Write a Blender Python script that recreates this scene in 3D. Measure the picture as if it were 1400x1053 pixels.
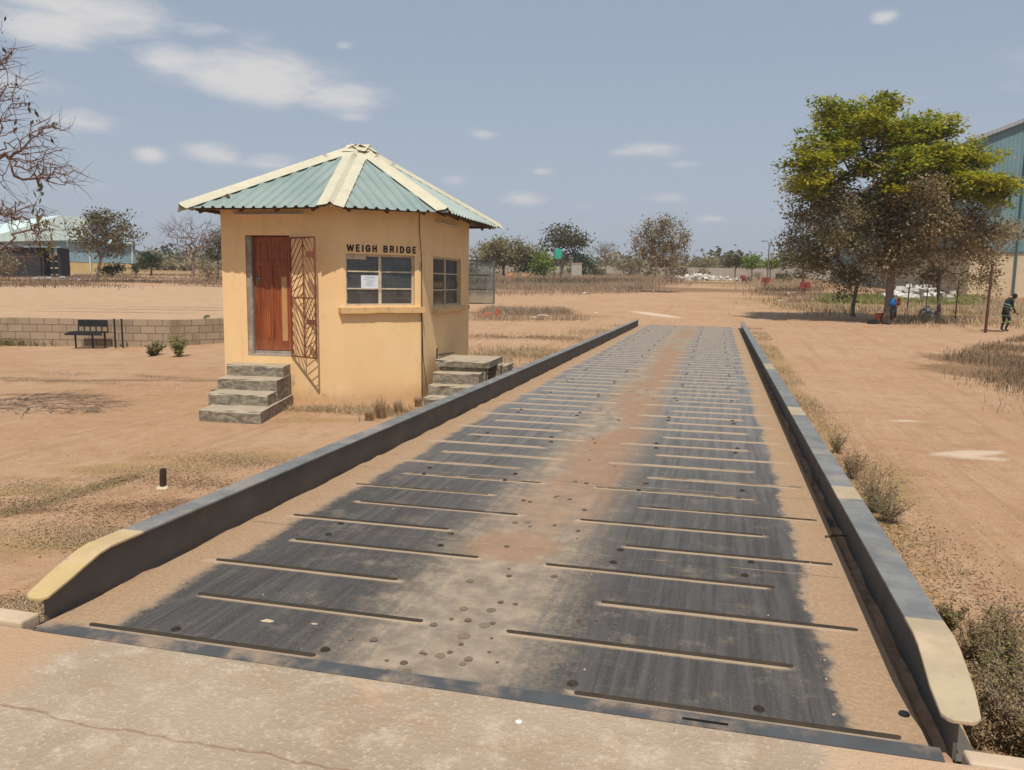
import bpy, bmesh, math, random
import numpy as np
from mathutils import Vector, Matrix
R = math.radians
random.seed(7)
for o in list(bpy.data.objects): bpy.data.objects.remove(o)
scn = bpy.context.scene
COL = scn.collection

# ------------------------------------------------------------------ camera
F_, PT, YW, RL, CH = 1097.0, R(7.26), R(14.3), R(.75), 1.65
def cam_matrix():
    cp, sp, c, s, cr, sr = math.cos(PT), math.sin(PT), math.cos(YW), math.sin(YW), math.cos(RL), math.sin(RL)
    return (np.array([[cr, 0, sr], [0, 1, 0], [-sr, 0, cr]]) @ np.array([[1, 0, 0], [0, cp, -sp], [0, sp, cp]])
            @ np.array([[c, s, 0], [-s, c, 0], [0, 0, 1]]))
CM = cam_matrix()
cd = bpy.data.cameras.new('camera'); cam = bpy.data.objects.new('camera', cd); COL.objects.link(cam)
cd.sensor_width = 36; cd.lens = 36 * F_ / 1400; cd.clip_start = .1; cd.clip_end = 5000
cam.matrix_world = Matrix([[CM[0][0], CM[2][0], -CM[1][0], 0], [CM[0][1], CM[2][1], -CM[1][1], 0],
                           [CM[0][2], CM[2][2], -CM[1][2], CH], [0, 0, 0, 1]])
scn.camera = cam

# ------------------------------------------------------------------ sky, sun, exposure
SUN_TRAVEL = Vector((-.40, 1.0, -2.0)).normalized()      # direction the light travels
sun_el = math.asin(-SUN_TRAVEL.z)
sun_az = math.atan2(-SUN_TRAVEL.x, -SUN_TRAVEL.y)        # compass angle from +Y towards +X
w = bpy.data.worlds.new("World"); scn.world = w; w.use_nodes = True
nt = w.node_tree; N = nt.nodes; Lk = nt.links
for n in list(N): N.remove(n)
def wn(t, **k):
    n = N.new(t)
    for a, b in k.items(): setattr(n, a, b)
    return n
def wm(op, a, b=None, c=None):
    n = wn('ShaderNodeMath', operation=op)
    for i, v in enumerate((a, b, c)):
        if v is None: continue
        if isinstance(v, (int, float)): n.inputs[i].default_value = v
        else: Lk.new(v, n.inputs[i])
    return n.outputs[0]
sky = wn('ShaderNodeTexSky', sky_type='NISHITA', sun_disc=False)
sky.sun_elevation = sun_el; sky.sun_rotation = sun_az
sky.altitude = 1000; sky.air_density = 1.0; sky.dust_density = 3.5; sky.ozone_density = 4.0
tc = wn('ShaderNodeTexCoord'); sx = wn('ShaderNodeSeparateXYZ'); Lk.new(tc.outputs['Generated'], sx.inputs[0])
az = wm('ARCTAN2', sx.outputs[0], sx.outputs[1]); el = wm('ARCSINE', sx.outputs[2])
nz = wn('ShaderNodeTexNoise'); nz.inputs['Scale'].default_value = 15; nz.inputs['Detail'].default_value = 9
nz.inputs['Roughness'].default_value = .62; nz.inputs['Distortion'].default_value = .25
mp = wn('ShaderNodeMapping'); mp.inputs['Scale'].default_value = (1, 1, 3.6)
Lk.new(tc.outputs['Generated'], mp.inputs[0]); Lk.new(mp.outputs[0], nz.inputs[0])
def pix_dir(u, v):
    d = CM.T @ np.array([(u - 700) / F_, 1., -(v - 526.5) / F_]); d /= np.linalg.norm(d)
    return math.atan2(d[0], d[1]), math.asin(d[2])
acc = None
for (u, v, du, dv, st) in [(70, 35, 60, 18, 1.), (120, 12, 100, 22, .9), (265, 38, 40, 14, .5), (350, 105, 95, 26, 1.05),
                           (235, 82, 42, 16, .9), (470, 135, 60, 17, .95), (485, 158, 28, 7, .5), (205, 212, 20, 9, .7),
                           (290, 210, 34, 12, .7), (375, 222, 40, 11, .65), (100, 165, 55, 14, .7), (720, 272, 34, 8, .5),
                           (885, 205, 55, 8, .6), (742, 234, 16, 5, .6), (1208, 24, 17, 8, .7), (905, 271, 32, 6, .5),
                           (658, 184, 20, 6, .5), (800, 283, 22, 6, .4), (975, 299, 22, 5, .45), (950, 224, 40, 5, .35),
                           (120, 255, 90, 10, .35), (620, 247, 25, 6, .35), (1380, 120, 200, 14, .15), (470, 62, 14, 5, .4),
                           (-120, 90, 110, 25, .8), (1600, 60, 130, 22, .8), (560, -60, 120, 20, .6)]:
    a0, e0 = pix_dir(u, v); st = st + (.22 if du < 40 else .08); wa = du / F_ * 1.25; we = dv / F_ * 1.45
    q = wm('ADD', wm('POWER', wm('DIVIDE', wm('SUBTRACT', az, a0), wa), 2.0), wm('POWER', wm('DIVIDE', wm('SUBTRACT', el, e0), we), 2.0))
    q.node.inputs
    g = wm('MULTIPLY', wm('EXPONENT', wm('MULTIPLY', q, -1.1)), st)
    acc = g if acc is None else wm('MAXIMUM', acc, g)
t_ = wm('ADD', acc, wm('MULTIPLY', wm('SUBTRACT', nz.outputs[0], .5), 1.25))
mr = wn('ShaderNodeMapRange', interpolation_type='SMOOTHSTEP'); Lk.new(t_, mr.inputs[0])
mr.inputs[1].default_value = .24; mr.inputs[2].default_value = 1.1; mr.inputs[3].default_value = 0; mr.inputs[4].default_value = .88
hs = wn('ShaderNodeHueSaturation'); hs.inputs['Saturation'].default_value = .62; hs.inputs['Value'].default_value = 1.0
Lk.new(sky.outputs[0], hs.inputs['Color'])
mx = wn('ShaderNodeMix', data_type='RGBA'); Lk.new(mr.outputs[0], mx.inputs[0]); dz = wn('ShaderNodeMix', data_type='RGBA'); dz.inputs[0].default_value = .62; Lk.new(hs.outputs[0], dz.inputs[6]); dz.inputs[7].default_value = (4.75, 5.85, 7.35, 1)   # dusty air
hm = wn('ShaderNodeMapRange', interpolation_type='SMOOTHSTEP'); Lk.new(el, hm.inputs[0]); hm.inputs[1].default_value = 0; hm.inputs[2].default_value = .30; hm.inputs[3].default_value = .55; hm.inputs[4].default_value = 0
hzn = wn('ShaderNodeMix', data_type='RGBA'); Lk.new(hm.outputs[0], hzn.inputs[0]); Lk.new(dz.outputs[2], hzn.inputs[6]); hzn.inputs[7].default_value = (5.9, 6.3, 7.0, 1)
Lk.new(hzn.outputs[2], mx.inputs[6])
mx.inputs[7].default_value = (8.6, 8.3, 8.2, 1)
bg = wn('ShaderNodeBackground'); bg.inputs[1].default_value = .085; Lk.new(mx.outputs[2], bg.inputs[0])   # strength
wo = wn('ShaderNodeOutputWorld'); Lk.new(bg.outputs[0], wo.inputs[0])
sl = bpy.data.lights.new('sun', 'SUN'); sl.energy = 4.15; sl.angle = R(.53); sl.color = (1, .93, .825)
so = bpy.data.objects.new('sun', sl); COL.objects.link(so)
so.rotation_euler = SUN_TRAVEL.to_track_quat('-Z', 'Y').to_euler(); so.location = (0, 0, 60)
scn.view_settings.view_transform = 'Standard'; scn.view_settings.look = 'None'
scn.view_settings.exposure = 0.0; scn.view_settings.gamma = 1.0

# ------------------------------------------------------------------ ground height
def ss(a, b, x):
    t = np.clip((np.asarray(x, float) - a) / (b - a), 0, 1); return t * t * (3 - 2 * t)
def bumps(x, y):
    return (np.sin(x * .31 + 1.3) * np.cos(y * .27 - .6) + .6 * np.sin(x * .83 - y * .55) + .35 * np.sin(x * 1.9 + 2.1 * y)) * .5
def hz(x, y):
    x = np.asarray(x, float); y = np.asarray(y, float)
    d = -x * math.sin(YW) + y * math.cos(YW)
    near = -.45 + .15 * ss(-3, 1.2, x) - .02 * ss(2, 8, y) * ss(0, 2, x)
    z = near * (1 - ss(17, 33.5, y))
    z = z + .025 * np.clip(d - 34, 0, 136) + .012 * np.clip(d - 170, 0, 450)
    z = z + .035 * bumps(x, y) * ss(3, 12, np.abs(x + 1.1)) + .5 * bumps(x * .07, y * .06) * ss(110, 260, d)
    return z
def terr(x, y):
    x = np.asarray(x, float); y = np.asarray(y, float)
    d = -x * math.sin(YW) + y * math.cos(YW)
    return .40 + .0122 * (d - 25) + .01 * bumps(x * 1.3, y)
def H(x, y): return float(hz(x, y))
def G(u, v, f=None, z=None):
    """where the line of sight of photo point (u,v) meets the ground"""
    r = CM.T @ np.array([(u - 700) / F_, 1., -(v - 526.5) / F_])
    if z is not None:
        t = (z - CH) / r[2]; return Vector((r[0] * t, r[1] * t, z))
    f = f or hz
    a = 1.5
    while a < 1500:
        p = r * a
        if p[2] + CH < f(p[0], p[1]): break
        a *= 1.01
    lo, hi = a / 1.01, a
    for _ in range(30):
        m = (lo + hi) / 2; p = r * m
        if p[2] + CH < f(p[0], p[1]): hi = m
        else: lo = m
    p = r * hi
    return Vector((p[0], p[1], float(f(p[0], p[1]))))
def at(u, v, d):
    p = (CM.T @ np.array([(u - 700) / F_, 1., -(v - 526.5) / F_])) * d
    return Vector((p[0], p[1], p[2] + CH))
def px(n, d): return n * d / F_        # metres spanned by n photo pixels at depth d
def depth(p): return float(CM[1] @ np.array([p[0], p[1], p[2] - CH]))

# ------------------------------------------------------------------ helpers
def empty(name, loc, rz=0, label=None, cat=None, group=None):
    o = bpy.data.objects.new(name, None); COL.objects.link(o); o.location = loc; o.rotation_euler[2] = rz
    o.empty_display_size = .2
    if label: tag(o, label, cat, group)
    return o
def tag(o, label=None, cat=None, group=None, kind=None):
    if label: o['label'] = label
    if cat: o['category'] = cat
    if group: o['group'] = group
    if kind: o['kind'] = kind
    return o
class MB:
    def __init__(s): s.v = []; s.f = []; s.mi = []; s.cur = 0
    def add(s, vs, fs):
        b = len(s.v); s.v += [tuple(map(float, p)) for p in vs]; s.f += [tuple(i + b for i in f) for f in fs]; s.mi += [s.cur] * len(fs)
        return s
    def box(s, c, size, rz=0, M=None):
        x, y, z = [a / 2 for a in size]
        P = [Vector(p) for p in ((-x, -y, -z), (x, -y, -z), (x, y, -z), (-x, y, -z), (-x, -y, z), (x, -y, z), (x, y, z), (-x, y, z))]
        m = Matrix.Rotation(rz, 3, 'Z') if M is None else M
        return s.add([m @ p + Vector(c) for p in P], [(0, 3, 2, 1), (4, 5, 6, 7), (0, 1, 5, 4), (1, 2, 6, 5), (2, 3, 7, 6), (3, 0, 4, 7)])
    def b2(s, x0, x1, y0, y1, z0, z1): return s.box(((x0 + x1) / 2, (y0 + y1) / 2, (z0 + z1) / 2), (abs(x1 - x0), abs(y1 - y0), abs(z1 - z0)))
    def bar(s, a, b, w, h=None, up=(0, 0, 1)):
        a = Vector(a); b = Vector(b); h = h or w; d = (b - a).normalized(); u = Vector(up)
        if abs(d.dot(u)) > .97: u = Vector((1, 0, 0))
        r = d.cross(u).normalized(); u = r.cross(d)
        P = []
        for e in (a, b):
            for i, j in ((-1, -1), (1, -1), (1, 1), (-1, 1)): P.append(e + r * i * w / 2 + u * j * h / 2)
        return s.add(P, [(0, 1, 2, 3), (7, 6, 5, 4), (0, 4, 5, 1), (1, 5, 6, 2), (2, 6, 7, 3), (3, 7, 4, 0)])
    def tube(s, pts, rad, n=8, cap=True):
        pts = [Vector(p) for p in pts]; k = len(pts)
        if isinstance(rad, (int, float)): rad = [rad] * k
        P = []; F = []; u = None
        for i, p in enumerate(pts):
            d = (pts[min(i + 1, k - 1)] - pts[max(i - 1, 0)]).normalized()
            if u is None: u = d.orthogonal().normalized()
            u = (u - d * u.dot(d)).normalized(); r = d.cross(u)
            for j in range(n):
                a = 2 * math.pi * j / n; P.append(p + (u * math.cos(a) + r * math.sin(a)) * rad[i])
        for i in range(k - 1):
            for j in range(n):
                F.append((i * n + j, i * n + (j + 1) % n, (i + 1) * n + (j + 1) % n, (i + 1) * n + j))
        if cap: F.append(tuple(range(n - 1, -1, -1))); F.append(tuple((k - 1) * n + j for j in range(n)))
        return s.add(P, F)
    def lathe(s, c, prof, n=20):
        P = []; F = []; c = Vector(c)
        for r, z in prof:
            for j in range(n): a = 2 * math.pi * j / n; P.append(c + Vector((r * math.cos(a), r * math.sin(a), z)))
        for i in range(len(prof) - 1):
            for j in range(n): F.append((i * n + j, i * n + (j + 1) % n, (i + 1) * n + (j + 1) % n, (i + 1) * n + j))
        F.append(tuple(range(n - 1, -1, -1))); F.append(tuple((len(prof) - 1) * n + j for j in range(n)))
        return s.add(P, F)
    def build(s, name, m, parent=None, smooth=False, bevel=0, loc=None):
        me = bpy.data.meshes.new(name); me.from_pydata(s.v, [], s.f)
        ms = m if isinstance(m, (list, tuple)) else [m]
        for q in ms: me.materials.append(q)
        if len(ms) > 1: me.polygons.foreach_set('material_index', s.mi)
        if smooth: me.polygons.foreach_set('use_smooth', [True] * len(me.polygons))
        me.update()
        o = bpy.data.objects.new(name, me); COL.objects.link(o)
        if parent: o.parent = parent
        if loc is not None: o.location = loc
        if bevel:
            b = o.modifiers.new('b', 'BEVEL'); b.width = bevel; b.segments = 2; b.limit_method = 'ANGLE'; b.angle_limit = R(35)
        return o
def mesh_np(name, verts, faces, m, parent=None, smooth=False, k=None):
    """verts (N,3), faces (M,k) arrays"""
    me = bpy.data.meshes.new(name); verts = np.asarray(verts, np.float32); faces = np.asarray(faces, np.int32)
    k = faces.shape[1]; me.vertices.add(len(verts)); me.vertices.foreach_set('co', verts.ravel())
    me.loops.add(faces.size); me.loops.foreach_set('vertex_index', faces.ravel())
    me.polygons.add(len(faces)); me.polygons.foreach_set('loop_start', np.arange(0, faces.size, k, dtype=np.int32))
    me.polygons.foreach_set('loop_total', np.full(len(faces), k, np.int32))
    if smooth: me.polygons.foreach_set('use_smooth', np.ones(len(faces), bool))
    for q in (m if isinstance(m, (list, tuple)) else [m]): me.materials.append(q)
    me.update(calc_edges=True); me.validate()
    o = bpy.data.objects.new(name, me); COL.objects.link(o)
    if parent: o.parent = parent
    return o

# ------------------------------------------------------------------ materials
class NT:
    def __init__(s, name):
        s.m = bpy.data.materials.new(name); s.m.use_nodes = True; s.t = s.m.node_tree; s.t.nodes.clear()
        s.out = s.n('ShaderNodeOutputMaterial'); s.bs = s.n('ShaderNodeBsdfPrincipled'); s.l(s.bs.outputs[0], s.out.inputs[0])
        s.tc = s.n('ShaderNodeTexCoord'); s.geo = s.n('ShaderNodeNewGeometry')
        s.P = s.tc.outputs['Object']; s.W = s.geo.outputs['Position']
    def n(s, t, **k):
        q = s.t.nodes.new(t)
        for a, b in k.items(): setattr(q, a, b)
        return q
    def l(s, a, b): s.t.links.new(a, b)
    def put(s, sock, v):
        if isinstance(v, (int, float)): sock.default_value = v
        elif isinstance(v, tuple): sock.default_value = v if len(v) == 4 or len(sock.default_value) == 3 else (*v, 1)
        else: s.l(v, sock)
    def math(s, op, a, b=None, c=None, clamp=False):
        q = s.n('ShaderNodeMath', operation=op); q.use_clamp = clamp
        for i, v in enumerate((a, b, c)):
            if v is not None: s.put(q.inputs[i], v)
        return q.outputs[0]
    def step(s, v, a, b, lo=0., hi=1.):
        q = s.n('ShaderNodeMapRange', interpolation_type='SMOOTHSTEP'); s.put(q.inputs[0], v)
        if a > b: a, b, lo, hi = b, a, hi, lo
        q.inputs[1].default_value = a; q.inputs[2].default_value = b; q.inputs[3].default_value = lo; q.inputs[4].default_value = hi
        return q.outputs[0]
    def noise(s, scale, detail=4, rough=.55, vec=None, stretch=None, dist=0., col=False):
        v = vec if vec is not None else s.W
        if stretch:
            mpn = s.n('ShaderNodeMapping'); mpn.inputs['Scale'].default_value = stretch; s.l(v, mpn.inputs[0]); v = mpn.outputs[0]
        q = s.n('ShaderNodeTexNoise'); q.inputs['Scale'].default_value = scale; q.inputs['Detail'].default_value = detail
        q.inputs['Roughness'].default_value = rough; q.inputs['Distortion'].default_value = dist; s.l(v, q.inputs[0])
        return q.outputs[1] if col else q.outputs[0]
    def mix(s, f, a, b, mode='MIX'):
        q = s.n('ShaderNodeMix', data_type='RGBA', blend_type=mode); s.put(q.inputs[0], f); s.put(q.inputs[6], a); s.put(q.inputs[7], b)
        return q.outputs[2]
    def ramp(s, f, stops):
        q = s.n('ShaderNodeValToRGB'); s.put(q.inputs[0], f); e = q.color_ramp.elements
        while len(e) > len(stops): e.remove(e[-1])
        while len(e) < len(stops): e.new(.5)
        for i, (p, c) in enumerate(stops): e[i].position = p; e[i].color = (*c, 1)
        return q.outputs[0]
    def bump(s, h, strength=.5, dist=.02, normal=None):
        q = s.n('ShaderNodeBump'); q.inputs['Strength'].default_value = strength; q.inputs['Distance'].default_value = dist
        s.l(h, q.inputs['Height'])
        if normal is not None: s.l(normal, q.inputs['Normal'])
        s.l(q.outputs[0], s.bs.inputs['Normal']); return q.outputs[0]
    def col(s, c): s.put(s.bs.inputs['Base Color'], c)
    def set(s, rough=.8, metal=0., spec=.3):
        s.put(s.bs.inputs['Roughness'], rough); s.bs.inputs['Metallic'].default_value = metal; s.bs.inputs['Specular IOR Level'].default_value = spec
        return s
    def xyz(s, v=None):
        q = s.n('ShaderNodeSeparateXYZ'); s.l(v if v is not None else s.W, q.inputs[0]); return q.outputs
def basic(name, c, rough=.8, var=.25, scale=6, metal=0., spec=.3, bump=.0, obj=True, dirt=None, dscale=2.):
    m = NT(name); v = m.P if obj else m.W
    f = m.noise(scale, 5, .6, v)
    base = m.mix(f, tuple(x * (1 - var) for x in c), tuple(min(1, x * (1 + var)) for x in c))
    if dirt:
        g = m.step(m.noise(dscale, 6, .65, v), .5, .68); base = m.mix(m.math('MULTIPLY', g, dirt[3]), base, dirt[:3])
    m.col(base); m.set(rough, metal, spec)
    if bump: m.bump(m.noise(scale * 4, 5, .6, v), bump, .01)
    return m.m
def leafmat(name, cols, trans=.25, rough=.6):
    m = NT(name); r = m.geo.outputs['Random Per Island']
    n = len(cols); c = m.ramp(r, [((i + .5) / n, cc) for i, cc in enumerate(cols)])
    big = m.noise(.9, 3, .5, m.W)
    c = m.mix(m.step(big, .3, .7), m.mix(.28, c, (cols[0][0] * .55, cols[0][1] * .55, cols[0][2] * .55)), c)
    m.col(c); m.set(rough, 0, .25)
    tr = m.n('ShaderNodeBsdfTranslucent'); m.l(c, tr.inputs[0]); ms = m.n('ShaderNodeMixShader'); ms.inputs[0].default_value = trans
    m.l(m.bs.outputs[0], ms.inputs[1]); m.l(tr.outputs[0], ms.inputs[2]); m.l(ms.outputs[0], m.out.inputs[0])
    return m.m
def glassmat(name, tint=(.8, .85, .85), dust=.15, dustcol=(.35, .35, .33)):
    m = NT(name); m.t.nodes.remove(m.bs)
    tr = m.n('ShaderNodeBsdfTransparent'); tr.inputs[0].default_value = (*tint, 1)
    gl = m.n('ShaderNodeBsdfGlossy'); gl.inputs['Roughness'].default_value = .03
    df = m.n('ShaderNodeBsdfDiffuse'); df.inputs[0].default_value = (*dustcol, 1)
    fr = m.n('ShaderNodeFresnel'); fr.inputs[0].default_value = 1.5
    a = m.n('ShaderNodeMixShader'); m.l(m.math('MULTIPLY', m.noise(5, 5, .6, m.P), dust * 2), a.inputs[0]); m.l(tr.outputs[0], a.inputs[1]); m.l(df.outputs[0], a.inputs[2])
    b = m.n('ShaderNodeMixShader'); m.l(m.math('MULTIPLY', fr.outputs[0], 1.0), b.inputs[0]); m.l(a.outputs[0], b.inputs[1]); m.l(gl.outputs[0], b.inputs[2])
    m.l(b.outputs[0], m.out.inputs[0]); return m.m

# ================================================================== GROUND
def ground_material(name, smooth=False):
    m = NT(name)
    at_ = m.n('ShaderNodeAttribute', attribute_name='mask'); sc = m.n('ShaderNodeSeparateColor'); m.l(at_.outputs['Color'], sc.inputs[0])
    dry, dark, pale = sc.outputs
    n1 = m.noise(.35, 5, .6); n2 = m.noise(2.2, 6, .65); n3 = m.noise(14, 5, .7); n4 = m.noise(60, 3, .6)
    sand = m.mix(m.step(n1, .3, .7), (.435, .255, .145), (.47, .305, .188))
    if smooth: sand = m.mix(.75, sand, (.47, .325, .205))
    sand = m.mix(m.math('MULTIPLY', m.step(n2, .45, .68), .6), sand, (.36, .205, .11))
    n5 = m.noise(5.5, 6, .7, None, (1, .5, 1), .6); sand = m.mix(m.math('MULTIPLY', m.step(n5, .52, .66), .5), sand, (.50, .355, .235))
    sand = m.mix(m.math('MULTIPLY', m.step(n3, .5, .75), .4), sand, (.55, .40, .27))
    sand = m.mix(m.math('MULTIPLY', m.step(n4, .60, .72), .5), sand, (.27, .155, .085))
    tk = m.noise(1.3, 4, .6, None, (2.4, .10, 1), .3); sand = m.mix(m.math('MULTIPLY', m.step(tk, .54, .64), .38), sand, (.345, .21, .12))
    tk2 = m.noise(9, 3, .6, None, (1.8, .07, 1), .2); sand = m.mix(m.math('MULTIPLY', m.step(tk2, .56, .66), .25), sand, (.56, .41, .28))
    d1 = m.math('ADD', pale, m.math('MULTIPLY', m.math('SUBTRACT', n2, .5), .9))
    sand = m.mix(m.math('MULTIPLY', m.step(d1, .35, 1.1), .8), sand, (.66, .52, .39))
    straw = m.mix(m.step(n4, .35, .65), (.46, .31, .14), (.24, .15, .07))
    d2 = m.math('ADD', dry, m.math('MULTIPLY', m.math('SUBTRACT', n3, .5), 1.1))
    d2 = m.math('ADD', d2, m.math('MULTIPLY', m.math('SUBTRACT', n2, .5), .9))
    c = m.mix(m.math('MULTIPLY', m.step(d2, .35, .75), .85), sand, straw)
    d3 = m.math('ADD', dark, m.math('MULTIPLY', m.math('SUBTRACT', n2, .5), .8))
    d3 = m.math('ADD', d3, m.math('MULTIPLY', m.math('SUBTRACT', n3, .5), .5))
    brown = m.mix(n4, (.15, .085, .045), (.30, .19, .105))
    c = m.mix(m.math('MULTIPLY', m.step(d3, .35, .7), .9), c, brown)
    # fine twig-like flecks
    fl = m.noise(26, 2, .5, None, (1, .35, 1), 2.5)
    c = m.mix(m.math('MULTIPLY', m.step(fl, .66, .70), m.math('ADD', .22, m.math('MULTIPLY', dry, .6))), c, (.20, .115, .06))
    m.col(c); m.set(.95, 0, .12)
    hh = m.math('ADD', m.math('MULTIPLY', n3, .5), m.math('MULTIPLY', n4, .3)); hh = m.math('ADD', hh, m.math('MULTIPLY', n2, 1.2))
    m.bump(hh, .75 if not smooth else .3, .07)
    return m.m
M_ground = ground_material('dry sandy ground'); M_terr = ground_material('terrace sand', True)

BL = []   # blobs: (x, y, rx, ry, angle, channel, strength)
def blob(p, rx, ry, ang, ch, st=1.): BL.append((p[0], p[1], rx, ry, ang, ch, st))
def pblob(u, v, rx, ry, ang, ch, st=1., f=None): blob(G(u, v, f), rx, ry, ang, ch, st)
# litter and straw beside the left rail
blob((-4.0, 4.6), .45, 1.6, R(5), 0, .8); blob((-3.9, 8), .35, 2.5, 0, 0, .8); blob((-3.8, 12), .4, 3, 0, 0, .9); blob((-3.9, 18), .5, 5, 0, 0, .7)
pblob(130, 740, 1.1, .35, R(25), 0, .9); pblob(230, 690, .9, .3, R(20), 1, .65); pblob(60, 670, .9, .25, R(25), 0, 1); pblob(200, 640, 1.3, .4, R(20), 0, .75)
pblob(330, 625, 1.4, .5, R(20), 0, .75); pblob(20, 700, .8, .2, R(25), 1, .6); pblob(30, 835, .5, .35, 0, 1, .75); pblob(120, 655, 1.0, .16, R(25), 1, .55)
pblob(500, 560, 1.6, .45, R(20), 0, 1.); pblob(430, 575, 1.0, .3, R(20), 0, .8); pblob(170, 520, 4.0, .22, R(20), 1, .7); pblob(60, 540, 3.0, .25, R(18), 1, .55)
pblob(100, 500, 4, .5, R(20), 0, .5); pblob(250, 560, 2.4, .25, R(16), 0, .4); pblob(720, 480, 2.0, 1.0, R(60), 0, .8); pblob(620, 530, 1.5, 1.5, 0, 0, .8)
# right rail weeds strip
blob((1.25, 4.5), .35, 2.0, 0, 0, .7); blob((1.3, 8), .35, 3, 0, 0, .8); blob((1.35, 14), .35, 5, 0, 0, 1.); blob((1.4, 22), .4, 6, 0, 0, 1.)
blob((1.6, 3.3), .6, .6, 0, 1, .6); pblob(1190, 665, .5, 1.2, R(-15), 0, 1); pblob(1300, 780, .5, .3, 0, 0, .6)
pblob(1380, 500, 1.1, 3.0, R(35), 1, 1.1); pblob(1420, 520, 1.3, 3.4, R(35), 1, 1.1)
# pale sand marks
pblob(1325, 620, .55, .16, R(30), 2, 1.5); pblob(1240, 575, .35, .12, R(10), 2, 1.2); pblob(1345, 628, .3, .08, R(10), 2, 1.2)
pblob(895, 430, .6, 3.0, R(30), 2, 1.4); pblob(1010, 412, 3.0, .6, 0, 2, 1.); pblob(1035, 421, 4.0, .5, 0, 2, 1.2); pblob(950, 395, 2.5, 1, 0, 2, 1)
# far fields
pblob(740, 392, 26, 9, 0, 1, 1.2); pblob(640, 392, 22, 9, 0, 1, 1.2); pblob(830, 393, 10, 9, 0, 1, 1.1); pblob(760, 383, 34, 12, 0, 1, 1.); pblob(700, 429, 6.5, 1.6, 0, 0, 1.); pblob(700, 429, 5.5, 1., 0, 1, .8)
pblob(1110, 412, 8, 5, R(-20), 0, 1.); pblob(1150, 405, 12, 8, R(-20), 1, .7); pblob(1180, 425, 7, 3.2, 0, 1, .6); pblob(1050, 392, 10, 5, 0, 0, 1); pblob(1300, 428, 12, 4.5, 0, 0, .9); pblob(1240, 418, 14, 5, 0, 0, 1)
pblob(700, 455, 8, .5, 0, 0, .5)
def masks(x, y):
    c = np.zeros((len(x), 4)); c[:, 3] = 1
    for (bx, by, rx, ry, a, ch, st) in BL:
        dx = x - bx; dy = y - by; u = dx * math.cos(a) + dy * math.sin(a); v = -dx * math.sin(a) + dy * math.cos(a)
        q = (u / rx) ** 2 + (v / ry) ** 2
        c[:, ch] = np.maximum(c[:, ch], st * np.exp(-.9 * q ** 1.3))
    d = -x * math.sin(YW) + y * math.cos(YW)
    c[:, 0] = np.maximum(c[:, 0], .75 * ss(100, 130, d)); c[:, 1] = np.maximum(c[:, 1], .55 * ss(105, 160, d))
    return np.clip(c, 0, 1.3)
def graded(a, b, c0, n, s):
    t = np.linspace(math.asinh((a - c0) / s), math.asinh((b - c0) / s), n); return c0 + s * np.sinh(t)
def sheet(name, xs, ys, f, m, keep=None):
    X, Y = np.meshgrid(xs, ys); x = X.ravel(); y = Y.ravel(); V = np.stack([x, y, f(x, y)], 1)
    nx, ny = len(xs), len(ys); i = np.arange(nx * ny).reshape(ny, nx)
    Q = np.stack([i[:-1, :-1], i[:-1, 1:], i[1:, 1:], i[1:, :-1]], -1).reshape(-1, 4)
    if keep is not None:
        cx = x[Q].mean(1); cy = y[Q].mean(1); Q = Q[keep(cx, cy)]
    o = mesh_np(name, V, Q, m, smooth=True)
    if len(o.data.vertices) == len(V):
        a = o.data.color_attributes.new('mask', 'FLOAT_COLOR', 'POINT'); a.data.foreach_set('color', masks(x, y).astype(np.float32).ravel())
    return o
AP = (-3.75, 1.75, 2.93)       # concrete approach slab: x0, x1, front edge y
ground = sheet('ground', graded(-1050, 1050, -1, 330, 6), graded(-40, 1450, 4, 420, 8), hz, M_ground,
               lambda x, y: ~((x > -2.9) & (x < .7) & (y > 3.6) & (y < 32.5)))
tag(ground, kind='structure')

# ---- terrace held by a block wall
WP = [G(-260, 470), G(0, 472), G(235, 474), G(307, 467)]
dirw = (WP[3] - WP[2]); WP[3] = G(400, 461); e_ = G(440, 400) - G(440, 440); WP.append(WP[3] + e_.normalized() * 40); WP[0] = WP[1] + (WP[1] - WP[2]).normalized() * 22
WP = [Vector((p.x, p.y, H(p.x, p.y))) for p in WP]
def wtop(x, y): return float(terr(x, y))
TX0, TX1 = WP[0], WP[2]
def in_terr(x, y):
    a = WP[1]; b = WP[2]; n = np.array([-(b.y - a.y), b.x - a.x]); n /= np.linalg.norm(n)
    s1 = (x - a.x) * n[0] + (y - a.y) * n[1]
    c = WP[4]; n2 = np.array([-(c.y - b.y), c.x - b.x]); n2 /= np.linalg.norm(n2)
    s2 = (x - b.x) * n2[0] + (y - b.y) * n2[1]
    return s1, s2
aa = (WP[2] - WP[1]).normalized(); l23 = (WP[3].xy - WP[2].xy).length; b2_ = (WP[4].xy - WP[3].xy).normalized()
NU, NV = 150, 130
us = np.linspace(0, 1, NU); vs_ = np.linspace(0, 1, NV) ** 1.6
Vt = []
ay = Vector((aa.x, aa.y))
for v in vs_:
    for u in us:
        L_ = v * 110
        q = WP[2].xy.lerp(WP[3].xy, L_ / l23) if L_ < l23 else WP[3].xy + b2_ * (L_ - l23)
        q = q - ay * (u ** 1.4 * 110) + Vector((-.12, .1))
        Vt.append((q.x, q.y))
Vt = np.array(Vt)
zt = terr(Vt[:, 0], Vt[:, 1])
iT = np.arange(NU * NV).reshape(NV, NU)
QT = np.stack([iT[:-1, :-1], iT[1:, :-1], iT[1:, 1:], iT[:-1, 1:]], -1).reshape(-1, 4)
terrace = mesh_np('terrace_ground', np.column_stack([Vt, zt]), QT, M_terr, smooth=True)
BLs = BL; BL = []
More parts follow.
